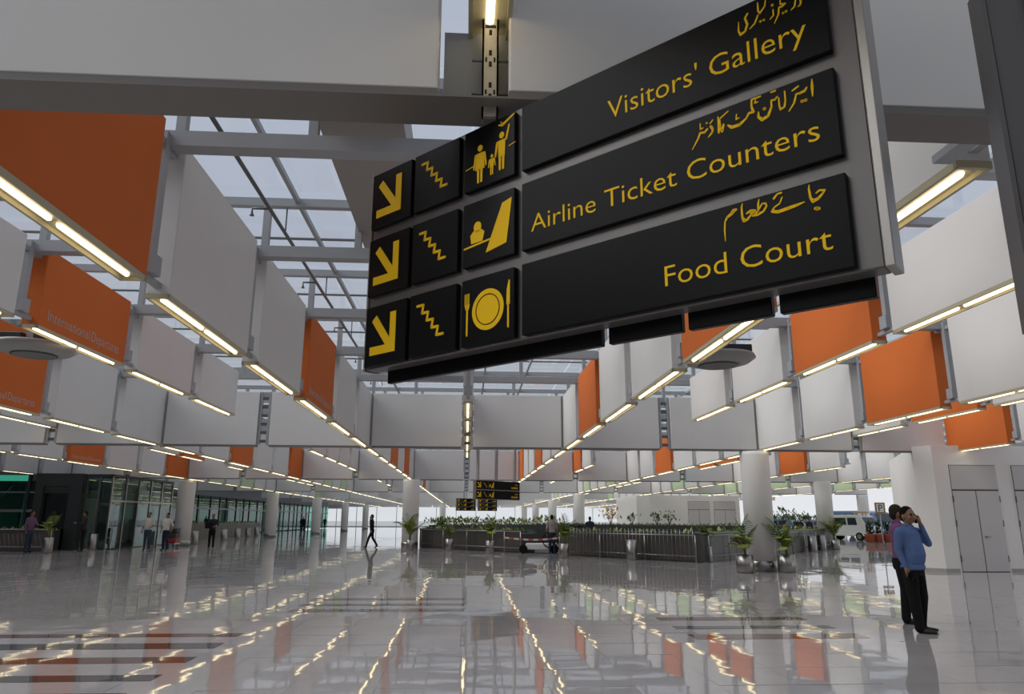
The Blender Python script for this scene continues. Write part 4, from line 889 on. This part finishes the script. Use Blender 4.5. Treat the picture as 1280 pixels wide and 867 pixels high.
for i in range(12):
    p = e_*(i/12) + Vector((0, 0, .70 - .10*math.sin(math.pi*i/12))); p2 = e_*((i+1)/12) + Vector((0, 0, .70 - .10*math.sin(math.pi*(i+1)/12)))
    m = MB(); m.prism([(0, 0), (1, 0), (1, 1), (0, 1)], 'y', -.001, .001); m.v = [tuple(Vector((p.lerp(p2, u).x, p.lerp(p2, u).y + s_, p.lerp(p2, u).z + z*.08))) for s_ in (-.001, .001) for u, z in ((0, 0), (1, 0), (1, 1), (0, 1))]
    m.build('tape_segment', red if i % 2 else wh, t)

# ------------------------------------------------------------------ outside right: vehicles, parking sign, ladder, pots
def van(p, rz, L, W, Hh, body, label, name='van'):
    t = thing(name, label, name, p, rz)
    prof = [(-L/2, .35), (-L/2, Hh*.62), (-L/2+.12, Hh*.92), (-L/2+.5, Hh), (L*.22, Hh), (L*.36, Hh*.94), (L*.46, Hh*.58), (L/2, Hh*.50), (L/2, .35)]
    m = MB(); m.prism(prof, 'x', -W/2, W/2); m.v = [(x, -y, z) for x, y, z in m.v]; bo = m.build('body', body, t); md = bo.modifiers.new('b', 'BEVEL'); md.width = .07; md.segments = 2
    gl = mat('dark_vehicle_glass', (.02, .025, .03), .1, noise=.1)
    m = MB(); m.poly([(-W/2+.14, -L*.37-.005, Hh*.90), (W/2-.14, -L*.37-.005, Hh*.90), (W/2-.1, -L*.46-.02, Hh*.60), (-W/2+.1, -L*.46-.02, Hh*.60)], [(0, 1, 2, 3)]); m.build('windscreen', gl, t)
    for q in (-1, 1):
        for y0, y1 in ((-.30, -.12), (-.10, .16), (.18, .44)): m = MB(); x = q*(W/2+.004); m.poly([(x, y0*L, Hh*.60), (x, y1*L, Hh*.60), (x, y1*L, Hh*.88), (x, y0*L+.1, Hh*.88)], [(0, 1, 2, 3)]); m.build('side_window', gl, t)
        m = MB(); m.box(q*(W/2-.3)-.14, q*(W/2-.3)+.14, -L/2-.02, -L/2+.02, .62, .80); m.build('headlamp', wh, t)
        for yy in (-L*.32, L*.30): m = MB(); m.tube([(q*(W/2-.22), yy, .32), (q*(W/2+.02), yy, .32)], .32, 20); m.tube([(q*(W/2+.02), yy, .32), (q*(W/2+.035), yy, .32)], .18, 16, 1); m.build('wheel', [BLK, STAIN], t)
    m = MB(); m.box(-W/2+.1, W/2-.1, -L/2-.05, -L/2+.05, .36, .52); m.build('bumper', DSTEEL, t); m = MB(); m.box(-.5, .5, -L/2-.015, -L/2+.02, .60, .74); m.build('grille', DSTEEL, t)
q = ground(1064, 671.5); van((q.x, q.y, 0), R(28), 4.6, 1.8, 2.0, mat('van_white', (.55, .56, .55), .3, noise=.03, coat=.4), 'white van parked behind the round column beside the hall')
q = ground(1098, 669); van((q.x + .8, q.y + 4, 0), R(20), 6.4, 2.1, 2.45, mat('minibus_blue', (.10, .17, .30), .3, noise=.03, coat=.4), 'dark blue minibus parked beyond the white van', 'minibus')
c = at_depth(968, 660, 75); van((c.x, c.y, 0), R(70), 4.6, 1.8, 1.7, mat('car_blue', (.10, .16, .25), .3, noise=.03, coat=.4), 'blue car far outside between column and service core', 'car')
for i, px in enumerate((985, 1010, 1032)): c = at_depth(px, 660, 82 + 7*i); van((c.x, c.y, 0), R(80 + 8*i), 4.4, 1.8, 1.6, mat(f'car_far_{i}', ((.45, .47, .5), (.10, .12, .16), (.5, .5, .5))[i], .3, noise=.03, coat=.4), ('silver car far outside beyond the shrubs', 'dark car far outside between two pale cars', 'white car far outside near the palm column')[i], 'car')
q = ground(1107, 683); t = thing('parking_sign', 'square orange sign with a black P on a thin pole', 'sign', (q.x, q.y, 0)); zc = at_depth(1107, 631, q.y).z
m = MB(); m.tube([(0, 0, 0), (0, 0, zc)], .03, 8); m.build('pole', STEEL, t)
m = MB(); m.box(-.30, .30, -.05, -.03, zc-.30, zc+.30, 0, .01); pl_ = m.build('plate', mat('orange_sign_plate', (.55, .26, .05), .4, noise=.05), t)
m = MB(); m.box(-.21, .21, -.056, -.05, zc-.23, zc+.23, 0, .003); m.build('inner_plate', wh, pl_)
me = text_mesh('P', 'letter', SIGNB, .002); o = add('letter', me, pl_, (-.14, -.06, zc-.20)); o.rotation_euler = (R(90), 0, 0); o.scale = (.56, .56, 1)
m = MB(); m.box(-.235, .235, -.054, -.05, zc-.255, zc+.255); m.build('border', SIGNB, pl_)
q = ground(1089, 672); t = thing('wooden_trestle', 'tall pale wooden frame beside the round column and van', 'frame', (q.x, q.y, 0)); wd = mat('pale_timber', (.50, .36, .22), .7, noise=.15, scale=8)
for x0, x1 in ((-1.0, -1.0), (.35, -.15), (-.35, -.35)): m = MB(); m.tube([(x0, 0, 0), (x1, 0, 2.2)], .05, 6); m.build('leg', wd, t)
m = MB(); m.box(-1.1, .1, -.05, .05, 2.12, 2.24); m.build('top_bar', wd, t); m = MB(); m.box(-1.0, .3, -.03, .03, .35, .43); m.build('brace', wd, t)
tc_ = mat('terracotta', (.36, .08, .04), .7, noise=.1)
for i in range(3):
    q = ground(1090 + i*11, 674); t = thing('terracotta_pot', 'red terracotta tub with a shrub beside the minibus', 'plant', (q.x, q.y, 0), 0, 'red terracotta tubs by the vehicles')
    m = MB(); m.lathe([(.25, 0), (.36, .5), (.40, .52), (.40, .6), (.34, .6), (.3, .5)], n=20); m.build('pot', tc_, t)
    leaves('foliage', lambda: (random.gauss(0, .1), random.gauss(0, .1), .5 + random.uniform(0, .9)), 120, .3, LEAFD, t)
# far tree line outside on the right
def tree(p, h, s, label, i):
    t = thing('tree', label, 'tree', p, 0, 'far trees outside the hall'); m = MB(); m.tube([(0, 0, 0), (0, 0, h*.6)], [.18, .08], 8); m.build('trunk', mat('bark', (.08, .06, .045), .9, noise=.3), t)
    leaves('crown', lambda: (random.gauss(0, s*.3), random.gauss(0, s*.3), h*random.uniform(.35, 1.0)), 260, .7, LEAFD, t)
for i in range(6): c = at_depth(950 + i*20, 655, 120 + (i % 3)*6); tree((c.x, c.y, -.3), random.uniform(2.0, 3.0), 2.4, 'low dark tree far outside the hall', i)
